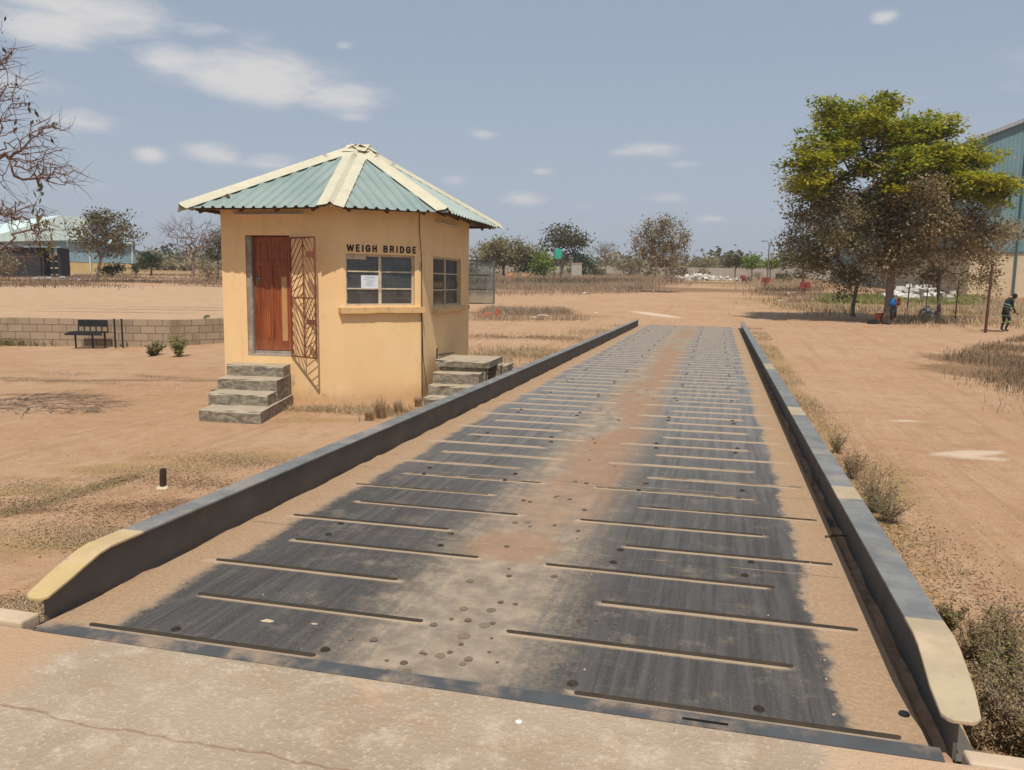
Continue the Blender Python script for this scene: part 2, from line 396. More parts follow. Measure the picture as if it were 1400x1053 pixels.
for q in ((250, 424, 7, .35, R(12)), (170, 427, 5, .3, R(14)), (290, 421, 6, .3, R(10))): pblob(*q, 1, .8, terr)
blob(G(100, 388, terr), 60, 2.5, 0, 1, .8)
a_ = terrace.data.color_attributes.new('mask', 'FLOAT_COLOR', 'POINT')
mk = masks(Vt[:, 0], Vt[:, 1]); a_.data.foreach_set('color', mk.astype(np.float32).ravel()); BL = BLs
tag(terrace, kind='structure')

m = NT('grey concrete blocks')
vx = m.n('ShaderNodeTexBrick'); vx.offset = .5; vx.inputs['Scale'].default_value = 1; vx.inputs['Mortar Size'].default_value = .014
vx.inputs['Brick Width'].default_value = .45; vx.inputs['Row Height'].default_value = .225; vx.inputs['Mortar Smooth'].default_value = .3
vx.inputs['Color1'].default_value = (.36, .27, .185, 1); vx.inputs['Color2'].default_value = (.27, .205, .145, 1); vx.inputs['Mortar'].default_value = (.10, .07, .05, 1)
uvn = m.n('ShaderNodeUVMap'); m.l(uvn.outputs[0], vx.inputs[0])
st = m.step(m.noise(1.7, 6, .65), .52, .7)
c = m.mix(m.math('MULTIPLY', st, .6), vx.outputs[0], (.15, .10, .065)); c = m.mix(.4, c, m.mix(m.noise(18, 5, .7), c, (.48, .37, .26)))
m.col(c); m.set(.95, 0, .1); m.bump(m.math('SUBTRACT', m.noise(30, 4), vx.outputs[1]), .5, .01); M_block = m.m
def wall_run(pts, thick, topf, botf, step=1.2):
    vs = []; fs = []; uv = []
    L = 0
    for a, b in zip(pts[:-1], pts[1:]):
        a = Vector((a.x, a.y)); b = Vector((b.x, b.y)); n = int((b - a).length / step) + 1; d = (b - a).normalized(); nn = Vector((-d.y, d.x)) * thick
        for i in range(n):
            p = a + (b - a) * i / n; q = a + (b - a) * (i + 1) / n; l0 = L + (p - a).length; l1 = L + (q - a).length
            zp0, zq0, zp1, zq1 = botf(p), botf(q), topf(p), topf(q); k = len(vs)
            P2 = p + nn; Q2 = q + nn
            vs += [(p.x, p.y, zp0), (q.x, q.y, zq0), (q.x, q.y, zq1), (p.x, p.y, zp1), (P2.x, P2.y, zp0), (Q2.x, Q2.y, zq0), (Q2.x, Q2.y, zq1), (P2.x, P2.y, zp1)]
            fs += [(k, k + 1, k + 2, k + 3), (k + 3, k + 2, k + 6, k + 7), (k + 5, k + 4, k + 7, k + 6)]
            uv += [(l0, zp0), (l1, zq0), (l1, zq1), (l0, zp1), (l0, 0), (l1, 0), (l1, .2), (l0, .2), (l1, zq0), (l0, zp0), (l0, zp1), (l1, zq1)]
            if i == 0: fs.append((k + 4, k, k + 3, k + 7)); uv += [(0, zp0), (thick, zp0), (thick, zp1), (0, zp1)]
            if i == n - 1: fs.append((k + 1, k + 5, k + 6, k + 2)); uv += [(0, zp0), (thick, zp0), (thick, zp1), (0, zp1)]
        L += (b - a).length
    return vs, fs, uv
def wall_obj(name, pts, thick, topf, botf, m, step=1.2):
    vs, fs, uv = wall_run(pts, thick, topf, botf, step)
    o = MB().add(vs, fs).build(name, m); u = o.data.uv_layers.new(name='UVMap')
    for i, q in enumerate(uv): u.data[i].uv = q
    return o
bw = wall_obj('block_wall', WP, .2, lambda p: wtop(p.x, p.y) + .02 + .012 * math.sin(p.x * 9), lambda p: H(p.x, p.y) - .2, M_block, .9)
tag(bw, 'low grey concrete block wall holding up the sandy terrace behind the black bench', 'wall')

# ================================================================== APPROACH SLAB
m = NT('worn pale concrete')
n1 = m.noise(1.1, 6, .6); n2 = m.noise(5, 6, .7); n3 = m.noise(40, 4, .7); n4 = m.noise(170, 2, .6)
c = m.mix(m.step(n1, .35, .65), (.43, .335, .24), (.35, .27, .19)); c = m.mix(m.math('MULTIPLY', m.step(n2, .48, .66), .6), c, (.54, .44, .325))
c = m.mix(m.math('MULTIPLY', m.step(m.noise(2.3, 5, .65, None, None, .8), .52, .66), .55), c, (.37, .245, .15))
c = m.mix(m.math('MULTIPLY', m.step(n3, .54, .66), .5), c, (.60, .51, .39)); c = m.mix(m.math('MULTIPLY', m.step(n4, .64, .7), .5), c, (.20, .14, .095))
c = m.mix(m.math('MULTIPLY', m.step(m.noise(.9, 5, .6, None, None, .4), .56, .68), .5), c, (.52, .32, .19))
X = m.xyz()
# red sand drifted on the left corner and right edge
e1 = m.math('ADD', X[0], m.math('MULTIPLY', m.math('SUBTRACT', n2, .5), .5))
c = m.mix(m.math('MULTIPLY', m.step(e1, -2.55, -2.9), .85), c, (.47, .30, .185))
c = m.mix(m.math('MULTIPLY', m.step(e1, .35, .65), .9), c, (.52, .345, .22))
# crack lines
def crack(y0, slope, wv):
    yy = m.math('ADD', X[1], m.math('ADD', m.math('MULTIPLY', X[0], -slope), m.math('MULTIPLY', m.math('SUBTRACT', m.noise(2.5, 5, .65), .5), wv)))
    return m.step(m.math('ABSOLUTE', m.math('SUBTRACT', yy, y0)), .012, .002)
for y0, s_, w_ in ((2.29, -.02, .16), (1.72, .06, .3)):
    c = m.mix(m.math('MULTIPLY', m.math('MULTIPLY', crack(y0, s_, w_), m.step(n1, .35, .5)), .75), c, (.27, .165, .10))
m.col(c); m.set(.93, 0, .15)
m.bump(m.math('ADD', m.math('ADD', n3, m.math('MULTIPLY', n2, 1.8)), m.math('MULTIPLY', n4, .35)), .7, .012); M_conc = m.m
ap = MB(); NX, NY = 90, 100
ap.add([(AP[0] + .09, -6, 0), (AP[1] - .14, -6, 0), (AP[1] - .14, AP[2], 0), (AP[0] + .09, AP[2], 0)], [(0, 1, 2, 3)])
ap.b2(AP[0] + .092, AP[1] - .142, -6, AP[2] - .002, -.6, -.006)
apron = ap.build('concrete_apron', M_conc); tag(apron, kind='structure')
M_kerb = basic('sand coated kerb concrete', (.52, .40, .28), .95, .2, 5, bump=.35, obj=False, dirt=(.45, .27, .16, .5))
k = MB(); k.b2(-9, -3.13, AP[2] + .004, AP[2] + .12, -.7, .03); k.b2(AP[0] - .02, AP[0] + .085, -6, AP[2], -.7, .012)
kb = k.build('kerb', M_kerb, bevel=.012); tag(kb, kind='structure')
k = MB(); k.b2(.92, 7, AP[2] + .004, AP[2] + .10, -.7, .006); k.b2(AP[1] - .135, AP[1] + .0, -6, AP[2] - .165, -.7, .008)
kb2 = k.build('kerb', M_kerb, bevel=.012); tag(kb2, kind='structure')
# ================================================================== WEIGHBRIDGE
DX0, DX1, DY0, DY1 = -3.06, .81, 3.0, 33.6
wb = empty('weighbridge', (-1.1, 3.0, 0), 0, 'long steel weighbridge deck with black tyre tracks between two low guard rails', 'weighbridge')
def ch(o): # child of the weighbridge in world coordinates
    o.parent = wb; o.location = tuple(-c for c in wb.location); return o
m = NT('rubber blackened deck plate'); X = m.xyz(); x, y = X[0], X[1]
big = m.noise(1.3, 6, .62); med = m.noise(6, 6, .65); fine = m.noise(45, 4, .65)
sty = m.noise(5.5, 6, .6, None, (3.2, .12, 1)); sty2 = m.noise(22, 4, .6, None, (2.2, .10, 1))
xw = m.math('ADD', x, m.math('ADD', m.math('MULTIPLY', m.math('SUBTRACT', big, .5), .26), m.math('ADD', m.math('MULTIPLY', m.math('SUBTRACT', med, .5), .12), m.math('MULTIPLY', m.math('SUBTRACT', fine, .5), .05))))
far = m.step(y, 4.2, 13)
def band(a0, a1, b0, b1): return m.math('MULTIPLY', m.step(xw, a0, a1), m.step(xw, b1, b0))
tl = band(-2.86, -2.66, -2.0, -1.12); tr_ = band(-1.15, -.30, .48, .60)
t0_ = m.math('MAXIMUM', tl, tr_)
t0_ = m.math('ADD', t0_, m.math('ADD', m.math('MULTIPLY', m.math('SUBTRACT', fine, .5), .55), m.math('MULTIPLY', m.math('SUBTRACT', sty, .5), .75)))
t0_ = m.math('ADD', t0_, m.math('MULTIPLY', m.math('SUBTRACT', m.noise(16, 5, .7), .5), .6))
track = m.step(t0_, .10, .92)
black = m.mix(m.step(sty, .3, .75), (.055, .051, .048), (.105, .096, .088))
black = m.mix(m.math('MULTIPLY', m.step(sty2, .45, .75), .30), black, (.15, .14, .13))
black = m.mix(m.math('MULTIPLY', far, .8), black, m.mix(m.step(sty, .3, .7), (.165, .160, .155), (.27, .255, .235)))  # paler further along: grazing sheen painted into the black
dust = m.mix(m.step(med, .35, .7), (.225, .18, .135), (.37, .295, .215)); dust = m.mix(m.math('MULTIPLY', m.step(sty, .5, .75), .6), dust, (.24, .22, .20))
red = m.mix(fine, (.26, .145, .085), (.36, .225, .14))
cx = m.math('ABSOLUTE', m.math('SUBTRACT', xw, -1.02))
rn = m.noise(.62, 4, .55, None, (1.3, .75, 1), .3)
rm = m.math('MULTIPLY', m.step(cx, .62, .12), m.step(rn, .44, .58))
rm = m.math('MULTIPLY', rm, m.step(m.math('ADD', med, m.math('MULTIPLY', far, .3)), .25, .6)); rm = m.math('MULTIPLY', rm, m.step(y, 4.2, 6.0))
def spotred(cx_, cy_, rx_, ry_):
    q = m.math('ADD', m.math('POWER', m.math('DIVIDE', m.math('SUBTRACT', xw, cx_), rx_), 2.), m.math('POWER', m.math('DIVIDE', m.math('SUBTRACT', y, cy_), ry_), 2.))
    return m.step(m.math('ADD', q, m.math('MULTIPLY', m.math('SUBTRACT', med, .5), 1.6)), 1.1, .3)
for q in ((-.95, 7.2, .36, .95), (-1.2, 4.75, .36, .36), (-1.0, 17, .32, 3.4), (-.9, 10.6, .3, 1.5), (-.9, 28, .3, 3.)): rm = m.math('MAXIMUM', rm, m.math('MULTIPLY', spotred(*q), .9))
mid = m.mix(m.math('MULTIPLY', rm, .85), dust, red)
grime = m.math('MULTIPLY', m.step(med, .45, .72), .35)
tv = m.math('MULTIPLY', track, m.math('SUBTRACT', 1.0, m.math('MULTIPLY', m.step(m.noise(3.4, 7, .75), .52, .72), .50)))
c = m.mix(tv, mid, black)
# sandy margins
ex_w = m.math('ADD', xw, m.math('MULTIPLY', m.math('SUBTRACT', m.noise(19, 5, .7), .5), .16))
edge = m.math('MAXIMUM', m.step(ex_w, -2.70, -2.82), m.step(ex_w, .51, .58))
sand = m.mix(m.step(fine, .3, .75), (.325, .212, .128), (.42, .292, .185)); sand = m.mix(m.math('MULTIPLY', m.step(med, .5, .7), .4), sand, (.29, .18, .105))
c = m.mix(edge, c, sand)
# sand banked along the slot strips
yy = m.math('FRACT', m.math('DIVIDE', m.math('SUBTRACT', y, 3.06 - .475), .95))
gw = m.math('ADD', 1.0, m.math('MULTIPLY', far, .9))
def gauss(c0, wd): return m.step(m.math('DIVIDE', m.math('ABSOLUTE', m.math('SUBTRACT', yy, c0)), gw), wd, wd * .25)
wob = m.math('MULTIPLY', m.math('SUBTRACT', med, .5), .02)
yy = m.math('ADD', yy, wob)
mA = m.math('MULTIPLY', gauss(.480, .040), m.math('MAXIMUM', band(-2.9, -2.84, -1.68, -1.60), band(-.56, -.50, .66, .74)))
mBn = m.math('MAXIMUM', gauss(.980, .040), gauss(-.020, .040))
mB = m.math('MULTIPLY', mBn, m.math('MAXIMUM', band(-2.62, -2.56, -1.36, -1.28), band(-.95, -.90, .33, .40)))
c = m.mix(m.math('MULTIPLY', m.math('MAXIMUM', mA, mB), .85), c, m.mix(.5, sand, (.52, .40, .28)))
# plate seams
sm = m.math('FRACT', m.math('DIVIDE', m.math('SUBTRACT', y, 4.75 - .875), 1.75)); sm = m.step(m.math('ABSOLUTE', m.math('SUBTRACT', sm, .5)), .006, .002)
c = m.mix(m.math('MULTIPLY', sm, .7), c, m.mix(m.step(big, .4, .6), (.40, .27, .17), (.04, .04, .04)))
# bare spot of front edge: steel shows through
c = m.mix(m.math('MULTIPLY', m.step(m.math('ADD', y, m.math('MULTIPLY', m.math('SUBTRACT', med, .5), .10)), 3.06, 3.0), .6), c, (.10, .10, .105))
c = m.mix(m.math('MULTIPLY', m.step(m.noise(150, 2, .5), .66, .72), .5), c, (.62, .52, .42))
m.col(c); m.bs.inputs['Specular IOR Level'].default_value = .12; m.bs.inputs['Metallic'].default_value = 0
m.put(m.bs.inputs['Roughness'], m.math('ADD', m.math('MULTIPLY', m.math('SUBTRACT', 1., tv), .35), m.math('ADD', .42, m.math('MULTIPLY', med, .25))))
m.bump(m.math('ADD', m.math('ADD', m.math('MULTIPLY', med, .6), m.math('MULTIPLY', fine, .4)), m.math('MULTIPLY', edge, .5)), .35, .01); M_deck = m.m
m = NT('dark deck slot'); X = m.xyz(); f = m.math('ADD', m.math('MULTIPLY', m.step(X[1], 4.4, 9), .85), m.math('SUBTRACT', m.noise(5, 5, .65), .5))
m.col(m.mix(m.step(f, .1, .75), m.mix(m.noise(9, 4, .6), (.03, .025, .02), (.075, .058, .042)), (.40, .30, .205))); m.set(.9, 0, .1); M_slot = m.m  # deck slots drawn as low raised strips, their shaded depth painted dark
M_edge = basic('blue black edge steel', (.075, .078, .08), .65, .4, 7, .0, .25, .25, False, (.33, .235, .16, .9), 2.2)
M_steel = basic('dark painted beam steel', (.13, .117, .10), .75, .3, 3, .0, .2, .25, False, (.22, .155, .105, .5), 2.5)
M_steeltop = basic('grey flange paint', (.155, .17, .185), .42, .35, 5, .25, .5, .15, False, (.36, .29, .215, .6), 3.)
M_cream = basic('faded yellow paint', (.60, .465, .255), .6, .15, 6, 0, .4, .12, False, (.52, .38, .24, .5), 3.)
b = MB(); nyd = 130
b.add([(DX0, DY0, .0), (DX1, DY0, .0), (DX1, DY1, 0), (DX0, DY1, 0), (DX0, DY0, -.12), (DX1, DY0, -.12), (DX1, DY1, -.12), (DX0, DY1, -.12)],
      [(0, 1, 2, 3), (4, 5, 1, 0), (5, 6, 2, 1), (6, 7, 3, 2), (7, 4, 0, 3)])
ch(b.build('deck_plate', M_deck))
b = MB(); b.add([(-3.05, 2.925, .004), (.84, 2.925, .004), (.84, 2.998, .013), (-3.05, 2.998, .013), (-3.05, 2.925, -.1), (.84, 2.925, -.1), (.84, 2.998, -.1), (-3.05, 2.998, -.1)],
      [(0, 1, 2, 3), (4, 5, 1, 0), (5, 6, 2, 1), (7, 4, 0, 3), (6, 7, 3, 2)])
ch(b.build('edge_strip', M_edge))
def slot_mb(x0, x1, y, mb):
    hw, ht = .016, .006; k = 6; P = []
    for s, xe in ((-1, x0), (1, x1)):
        for j in range(k + 1):
            a = math.pi / 2 - math.pi * j / k if s == 1 else -math.pi / 2 - math.pi * j / k
            P.append((xe + math.cos(a) * hw, y + math.sin(a) * hw))
    n = len(P); V = [(p[0], p[1], .001) for p in P] + [(x0 + (p[0] - x0) if 0 else p[0], y + (p[1] - y) * .6, ht) for p in P]
    mb.add(V, [tuple(range(n, 2 * n))[::-1]] + [(i, n + i, n + (i + 1) % n, (i + 1) % n) for i in range(n)]); return mb
specs = []
r_ = random.Random(3)
for kx in range(33):
    yA = 3.06 + .95 * kx; yB = yA + .475
    for (y_, L_) in ((yA, ((-2.82, -1.68), (-.49, .70))), (yB, ((-2.55, -1.37), (-.88, .34)))):
        if y_ < DY1 - .1:
            for (a, b_) in L_: specs.append((a + r_.uniform(-.03, .03), b_ + r_.uniform(-.03, .03), y_ + r_.uniform(-.01, .01)))
for s_ in specs[:100]: ch(slot_mb(s_[0], s_[1], s_[2], MB()).build('slot_strip', M_slot))
b = MB()
for s_ in specs[100:]: slot_mb(s_[0], s_[1], s_[2], b)
o = ch(b.build('slot_strip', M_slot)); o['kind'] = 'stuff'
M_bolt = basic('recessed bolt', (.04, .03, .022), .8, .3, 20, 0, .2, .3, False, (.2, .14, .09, .7), 8)
bs = []
for kx in range(-1, 17):
    for dy in (-.12, .12):
        y_ = 4.75 + 1.75 * kx + dy
        if 3.1 < y_ < DY1 - .1:
            for x_ in (-2.42, -1.66, -.54, .23): bs.append((x_ + r_.uniform(-.03, .03), y_))
def bolt_mb(x_, y_, mb): return mb.lathe((x_, y_, .001), [(.024, 0), (.022, .004), (.016, .005), (.015, .009), (.009, .010)], 8)
b0 = ch(bolt_mb(0, 0, MB()).build('bolt', M_bolt)); b0.location = (bs[0][0] - wb.location.x, bs[0][1] - wb.location.y, 0)
for q in bs[1:100]:
    c_ = b0.copy(); COL.objects.link(c_); c_.location = (q[0] - wb.location.x, q[1] - wb.location.y, 0)
b = MB()
for q in bs[100:]: bolt_mb(*q, b)
if b.v: o = ch(b.build('bolt', M_bolt)); o['kind'] = 'stuff'
# oil drips
m = NT('dried oil drip'); m.col(m.mix(m.geo.outputs['Random Per Island'], (.11, .080, .055), (.225, .17, .12))); m.set(.9, 0, .0); M_oil = m.m
b = MB(); ro = random.Random(5)
drips = [(-1.05, 3.75, .055), (-1.03, 3.57, .065), (-1.00, 3.60, .035), (-1.09, 3.43, .07), (-1.13, 3.21, .05), (-1.01, 3.16, .035), (-1.22, 3.03, .05), (-1.26, 3.10, .04), (-1.34, 3.10, .022),
         (-1.30, 3.0, .05), (-1.22, 5.28, .05), (-1.3, 5.24, .05), (-1.18, 5.18, .03), (-1.27, 4.1, .05), (-1.03, 3.86, .035), (-.95, 3.86, .03), (-1.19, 3.73, .05), (-1.1, 3.25, .03), (-.93, 3.3, .02), (-.6, 3.75, .03), (-.52, 3.78, .025), (-.42, 3.76, .016)]
for i in range(60):
    y_ = 3.2 + ro.random() ** 1.6 * 14; drips.append((-1.12 + ro.gauss(0, .2), y_, ro.uniform(.01, .045)))
for x_, y_, r0 in drips:
    r0 *= .50
    zo = .00006 * len(b.f) / 14; n = 14; ph = ro.random() * 6; V = [(x_, y_, .0022 + zo)]
    for j in range(n):
        a = 2 * math.pi * j / n; rr = r0 * (1 + .06 * math.sin(3 * a + ph) + .05 * math.sin(5 * a + 2 * ph)); V.append((x_ + rr * math.cos(a) * .9, y_ + rr * math.sin(a), .0022 + zo))
    b.add(V, [(0, j + 1, (j + 1) % n + 1) for j in range(n)])
o = ch(b.build('oil_drip', M_oil)); o['kind'] = 'stuff'

b = MB()
for (u_, v_, r0) in ((366, 849, .026), (430, 853, .014)):
    q = G(u_, v_, z=.0025); n = 9; V = [(q.x, q.y, .0024)] + [(q.x + r0 * (1.3 + .4 * math.sin(3 * k)) * math.cos(k * .698), q.y + r0 * (.7 + .2 * math.cos(4 * k)) * math.sin(k * .698), .0024) for k in range(n)]
    b.add(V, [(0, k + 1, (k + 1) % n + 1) for k in range(n)])
ch(b.build('chipped_patch', basic('chipped sandy patch', (.50, .38, .25), .9)))
b = MB(); b.box((.02, 2.955, .0105), (.17, .009, .004)); ch(b.build('drain_slot', basic('dark slot', (.01, .008, .006), .9)))
# guard rails: I section, tapering nose
def guard(xw, fl0, fl1, side, label):
    t = empty('guard_rail', (0, 0, 0)); t.parent = wb; t.location = tuple(-c for c in wb.location); t['label'] = label
    prof = []   # (y, ztop) along the rail
    prof = [(3.055, .140), (3.15, .172), (3.25, .206), (3.36, .240), (3.44, .252)]
    ys_ = [3.44 + i * 1.0 for i in range(1, 30)] + [32.6]
    prof += [(q, .252) for q in ys_]
    xc = (fl0 + fl1) / 2; hw = (fl1 - fl0) / 2
    # top flange as a ribbon with rounded nose
    V = []; th = .016
    pr = [(3.005, .122, .35), (3.012, .125, .62), (3.03, .131, .86)] + [(a, b_, 1) for a, b_ in prof[1:]]
    for (yy_, zz, f) in pr:
        V += [(xc - hw * f, yy_, zz), (xc + hw * f, yy_, zz), (xc - hw * f, yy_, zz - th), (xc + hw * f, yy_, zz - th)]
    F1 = []; n = len(pr); mi = []
    b = MB()
    for i in range(n - 1):
        k0, k1 = 4 * i, 4 * i + 4
        F1 += [(k0, k0 + 1, k1 + 1, k1), (k0 + 2, k1 + 2, k1 + 3, k0 + 3), (k0, k1, k1 + 2, k0 + 2), (k0 + 1, k0 + 3, k1 + 3, k1 + 1)]
    F1 += [(0, 2, 3, 1), (4 * n - 4, 4 * n - 3, 4 * n - 1, 4 * n - 2)]
    b.add(V, F1); fo = b.build('top_flange', M_flange if side > 0 else M_flangeL, t, bevel=.004)
    # web
    V = []; n = len(prof)
    for (yy_, zz) in prof: V += [(xw - .007, yy_, -.06), (xw + .007, yy_, -.06), (xw + .007, yy_, zz - th - .001), (xw - .007, yy_, zz - th - .001)]
    F1 = []
    for i in range(n - 1):
        k0, k1 = 4 * i, 4 * i + 4
        F1 += [(k0 + 1, k1 + 1, k1 + 2, k0 + 2), (k1, k0, k0 + 3, k1 + 3)]
    F1 += [(0, 1, 2, 3), (4 * n - 3, 4 * n - 4, 4 * n - 1, 4 * n - 2)]
    MB().add(V, F1).build('web', M_steel, t)
    MB().b2(fl0 - .012, fl1 + .012, 3.06, 32.6, -.075, -.062).build('bottom_flange', M_steel, t)
    MB().b2(fl0 + .02, fl1 - .02, 3.07, 33.4, -.55, -.076).build('side_girder', M_steel, t)
    return t
CREAM = {'grey flange with faded cream bands': ((.38, .30, .195), (.44, .355, .235)), 'grey flange with yellow nose': ((.52, .385, .18), (.45, .33, .17))}
def flange_mat(name, cuts):
    m = NT(name); X = m.xyz(); n1 = m.noise(5, 6, .65); n2 = m.noise(30, 4, .6); n3 = m.noise(2, 5, .6)
    g = m.mix(m.step(n1, .35, .7), (.15, .152, .15), (.225, .225, .215)); g = m.mix(m.math('MULTIPLY', m.step(n3, .5, .7), .55), g, (.36, .30, .235))
    g = m.mix(m.math('MULTIPLY', m.step(n2, .62, .72), .3), g, (.45, .38, .30))
    cr = m.mix(m.step(n1, .35, .7), CREAM[name][0], CREAM[name][1]); cr = m.mix(m.math('MULTIPLY', m.step(n3, .5, .68), .6), cr, (.58, .42, .28))
    cr = m.mix(m.math('MULTIPLY', m.step(n2, .63, .70), .35), cr, (.2, .15, .1))
    f = None
    for a, b_ in cuts:
        q = m.math('MULTIPLY', m.step(X[1], a, a + .012), m.step(X[1], b_ + .012, b_)); f = q if f is None else m.math('MAXIMUM', f, q)
    c = m.mix(m.math('MULTIPLY', f, m.step(X[1], 40, 3.6, .45, 1.)), g, cr) if 'bands' in name else m.mix(f, g, cr); m.col(c); m.set(.6, .0, .25); m.bump(m.math('ADD', n2, n1), .2, .006); return m.m
M_flange = flange_mat('grey flange with faded cream bands', [(2.8, 3.60), (5.60, 5.95), (9.2, 9.8), (14.2, 15.2)])
M_flangeL = flange_mat('grey flange with yellow nose', [(2.8, 3.68)])
guard(-3.105, -3.19, -3.045, -1, 'left hand grey steel guard rail with a yellow painted nose')
guard(.905, .83, .985, 1, 'right hand grey steel guard rail with faded cream bands')
# sand lying in the trough beside the right rail, under the left one
tz = MB(); nn = 160
rt = random.Random(9)
for (xa, xb, z0) in ((.812, .897, -.052), (-3.098, -3.062, -.02), (.913, 1.05, -.14), (-3.3, -3.113, -.2)):
    V = []
    for i in range(nn + 1):
        yy_ = 2.97 + i * (33.4 - 2.97) / nn
        for x_ in (xa, (xa + xb) / 2, xb): V.append((x_, yy_, z0 + rt.uniform(-.012, .018)))
    tz.add(V, [(3 * i + j, 3 * i + j + 1, 3 * i + j + 4, 3 * i + j + 3) for i in range(nn) for j in range(2)])
o = tz.build('drifted_sand', basic('drifted red sand', (.42, .26, .16), .95, .3, 15, bump=.5, obj=False, dirt=(.2, .12, .07, .7), dscale=9)); ch(o)
MB().b2(-3.0, .8, 33.3, 33.6, -.6, -.121).build('end_beam', M_steel, None)
ch(bpy.data.objects['end_beam'])

# ================================================================== BOOTH
BO = Vector((-5.98, 12.15, 0)); BR = R(3)
booth = empty('weigh_booth', (BO.x, BO.y, -.45), BR, 'small yellow plastered weighbridge office with a pale green corrugated roof', 'building')
def bc(o):
    o.parent = booth; o.location = (0, 0, .45); return o      # local x along the door wall, y into the building, z in world height
m = NT('yellow ochre paint'); v = m.P
n1 = m.noise(.9, 5, .6, v); n2 = m.noise(7, 6, .7, v); X = m.xyz(v)
c = m.mix(m.step(n1, .35, .65), (.82, .545, .275), (.86, .59, .31)); c = m.mix(m.math('MULTIPLY', m.step(n2, .5, .8), .25), c, (.67, .43, .21))
strk = m.noise(4, 5, .65, v, (1, 1, .12)); c = m.mix(m.math('MULTIPLY', m.step(strk, .52, .74), .38), c, (.60, .38, .19))
low = m.step(m.math('ADD', X[2], m.math('MULTIPLY', m.math('SUBTRACT', n1, .5), .6)), .0, -.42)
c = m.mix(m.math('MULTIPLY', low, .55), c, (.66, .42, .22))
pl = m.math('MULTIPLY', m.step(m.noise(2.6, 6, .68, v), .57, .61), m.step(X[2], .15, -.25)); pl = m.math('MULTIPLY', pl, m.step(m.math('ABSOLUTE', m.math('ADD', X[0], .78)), .55, .25))
c = m.mix(pl, c, (.30, .26, .22)); ck = m.step(m.math('ABSOLUTE', m.math('SUBTRACT', m.noise(1.6, 7, .6, v, (1, 1, .7), .3), .5)), .0045, .001); ck = m.math('MULTIPLY', ck, m.step(m.noise(.8, 3, .5, v), .5, .62)); c = m.mix(m.math('MULTIPLY', ck, .6), c, (.30, .19, .11))
spl = m.math('MULTIPLY', m.step(m.math('ADD', X[2], m.math('MULTIPLY', m.math('SUBTRACT', n2, .5), .5)), -.10, -.42), .5); c = m.mix(spl, c, (.50, .31, .18))
c = m.mix(m.math('MULTIPLY', m.step(m.noise(28, 4, .7, v), .66, .72), .35), c, (.52, .35, .19))
m.col(c); m.set(.8, 0, .2); m.bump(m.math('ADD', m.math('MULTIPLY', n2, .6), m.noise(45, 4, .6, v)), .3, .008); M_wall = m.m
m = NT('dark inner brick'); bk = m.n('ShaderNodeTexBrick'); bk.inputs['Scale'].default_value = 1; bk.inputs['Brick Width'].default_value = .3; bk.inputs['Row Height'].default_value = .14; bk.inputs['Mortar Size'].default_value = .012
bk.inputs['Color1'].default_value = (.14, .10, .085, 1); bk.inputs['Color2'].default_value = (.10, .075, .065, 1); bk.inputs['Mortar'].default_value = (.30, .25, .21, 1)
X = m.xyz(m.P); cb = m.n('ShaderNodeCombineXYZ'); m.l(m.math('ADD', X[0], X[1]), cb.inputs[0]); m.l(X[2], cb.inputs[1]); m.l(cb.outputs[0], bk.inputs[0]); m.col(bk.outputs[0]); m.set(.95, 0, .1); M_brick = m.m
M_rev = basic('reveal plaster', (.62, .40, .19), .85, .12, 6, bump=.2)
CC = [(-2.17, 0), (0, 0), (1.02, 1.02), (1.02, 4.3), (-2.17, 4.3)]
ZB, ZT = -.75, 3.02
wall_b = MB(); inn_b = MB(); rev_b = MB()
def facade(p, q, holes, depth=.16):
    p = Vector((*p, 0)); q = Vector((*q, 0)); L = (q - p).length; e = (q - p) / L; inw = Vector((-e.y, e.x, 0))   # wall order runs ccw so inside is on the left
    us_ = sorted({0, L} | {h[0] for h in holes} | {h[1] for h in holes}); zs_ = sorted({ZB, ZT} | {h[2] for h in holes} | {h[3] for h in holes})
    P = lambda u_, z_, o=0: p + e * u_ + inw * o + Vector((0, 0, z_))
    for a, b in zip(us_[:-1], us_[1:]):
        for c_, d in zip(zs_[:-1], zs_[1:]):
            um, zm = (a + b) / 2, (c_ + d) / 2
            if any(h[0] < um < h[1] and h[2] < zm < h[3] for h in holes): continue
            wall_b.add([P(a, c_), P(b, c_), P(b, d), P(a, d)], [(0, 1, 2, 3)])
            ia = depth * .0 if a else depth * .45; ib = depth * .45 if b == L else 0
            inn_b.add([P(a + ia, c_, depth), P(b - ib, c_, depth), P(b - ib, d, depth), P(a + ia, d, depth)], [(3, 2, 1, 0)])
    for u0, u1, z0, z1 in holes:
        rev_b = MB(); rev_b.add([P(u0, z0), P(u1, z0), P(u1, z1), P(u0, z1), P(u0, z0, depth), P(u1, z0, depth), P(u1, z1, depth), P(u0, z1, depth)],
                  [(0, 4, 5, 1), (2, 6, 7, 3), (0, 3, 7, 4), (1, 5, 6, 2)]); bc(rev_b.build('reveal', M_rev))
DOOR = (.44, 1.24, .38, 2.38); WIN1 = (.055, 1.31, 1.235, 2.09); WIN2 = (.68, 2.62, 1.19, 2.11)
facade(CC[0], CC[1], [DOOR]); facade(CC[1], CC[2], [WIN1]); facade(CC[2], CC[3], [WIN2]); facade(CC[3], CC[4], [(.15, 1.1, 1.19, 2.1)]); facade(CC[4], CC[0], [(1.4, 2.8, 1.2, 2.1)])
bc(wall_b.build('wall', M_wall)); bc(inn_b.build('inner_wall', M_brick))
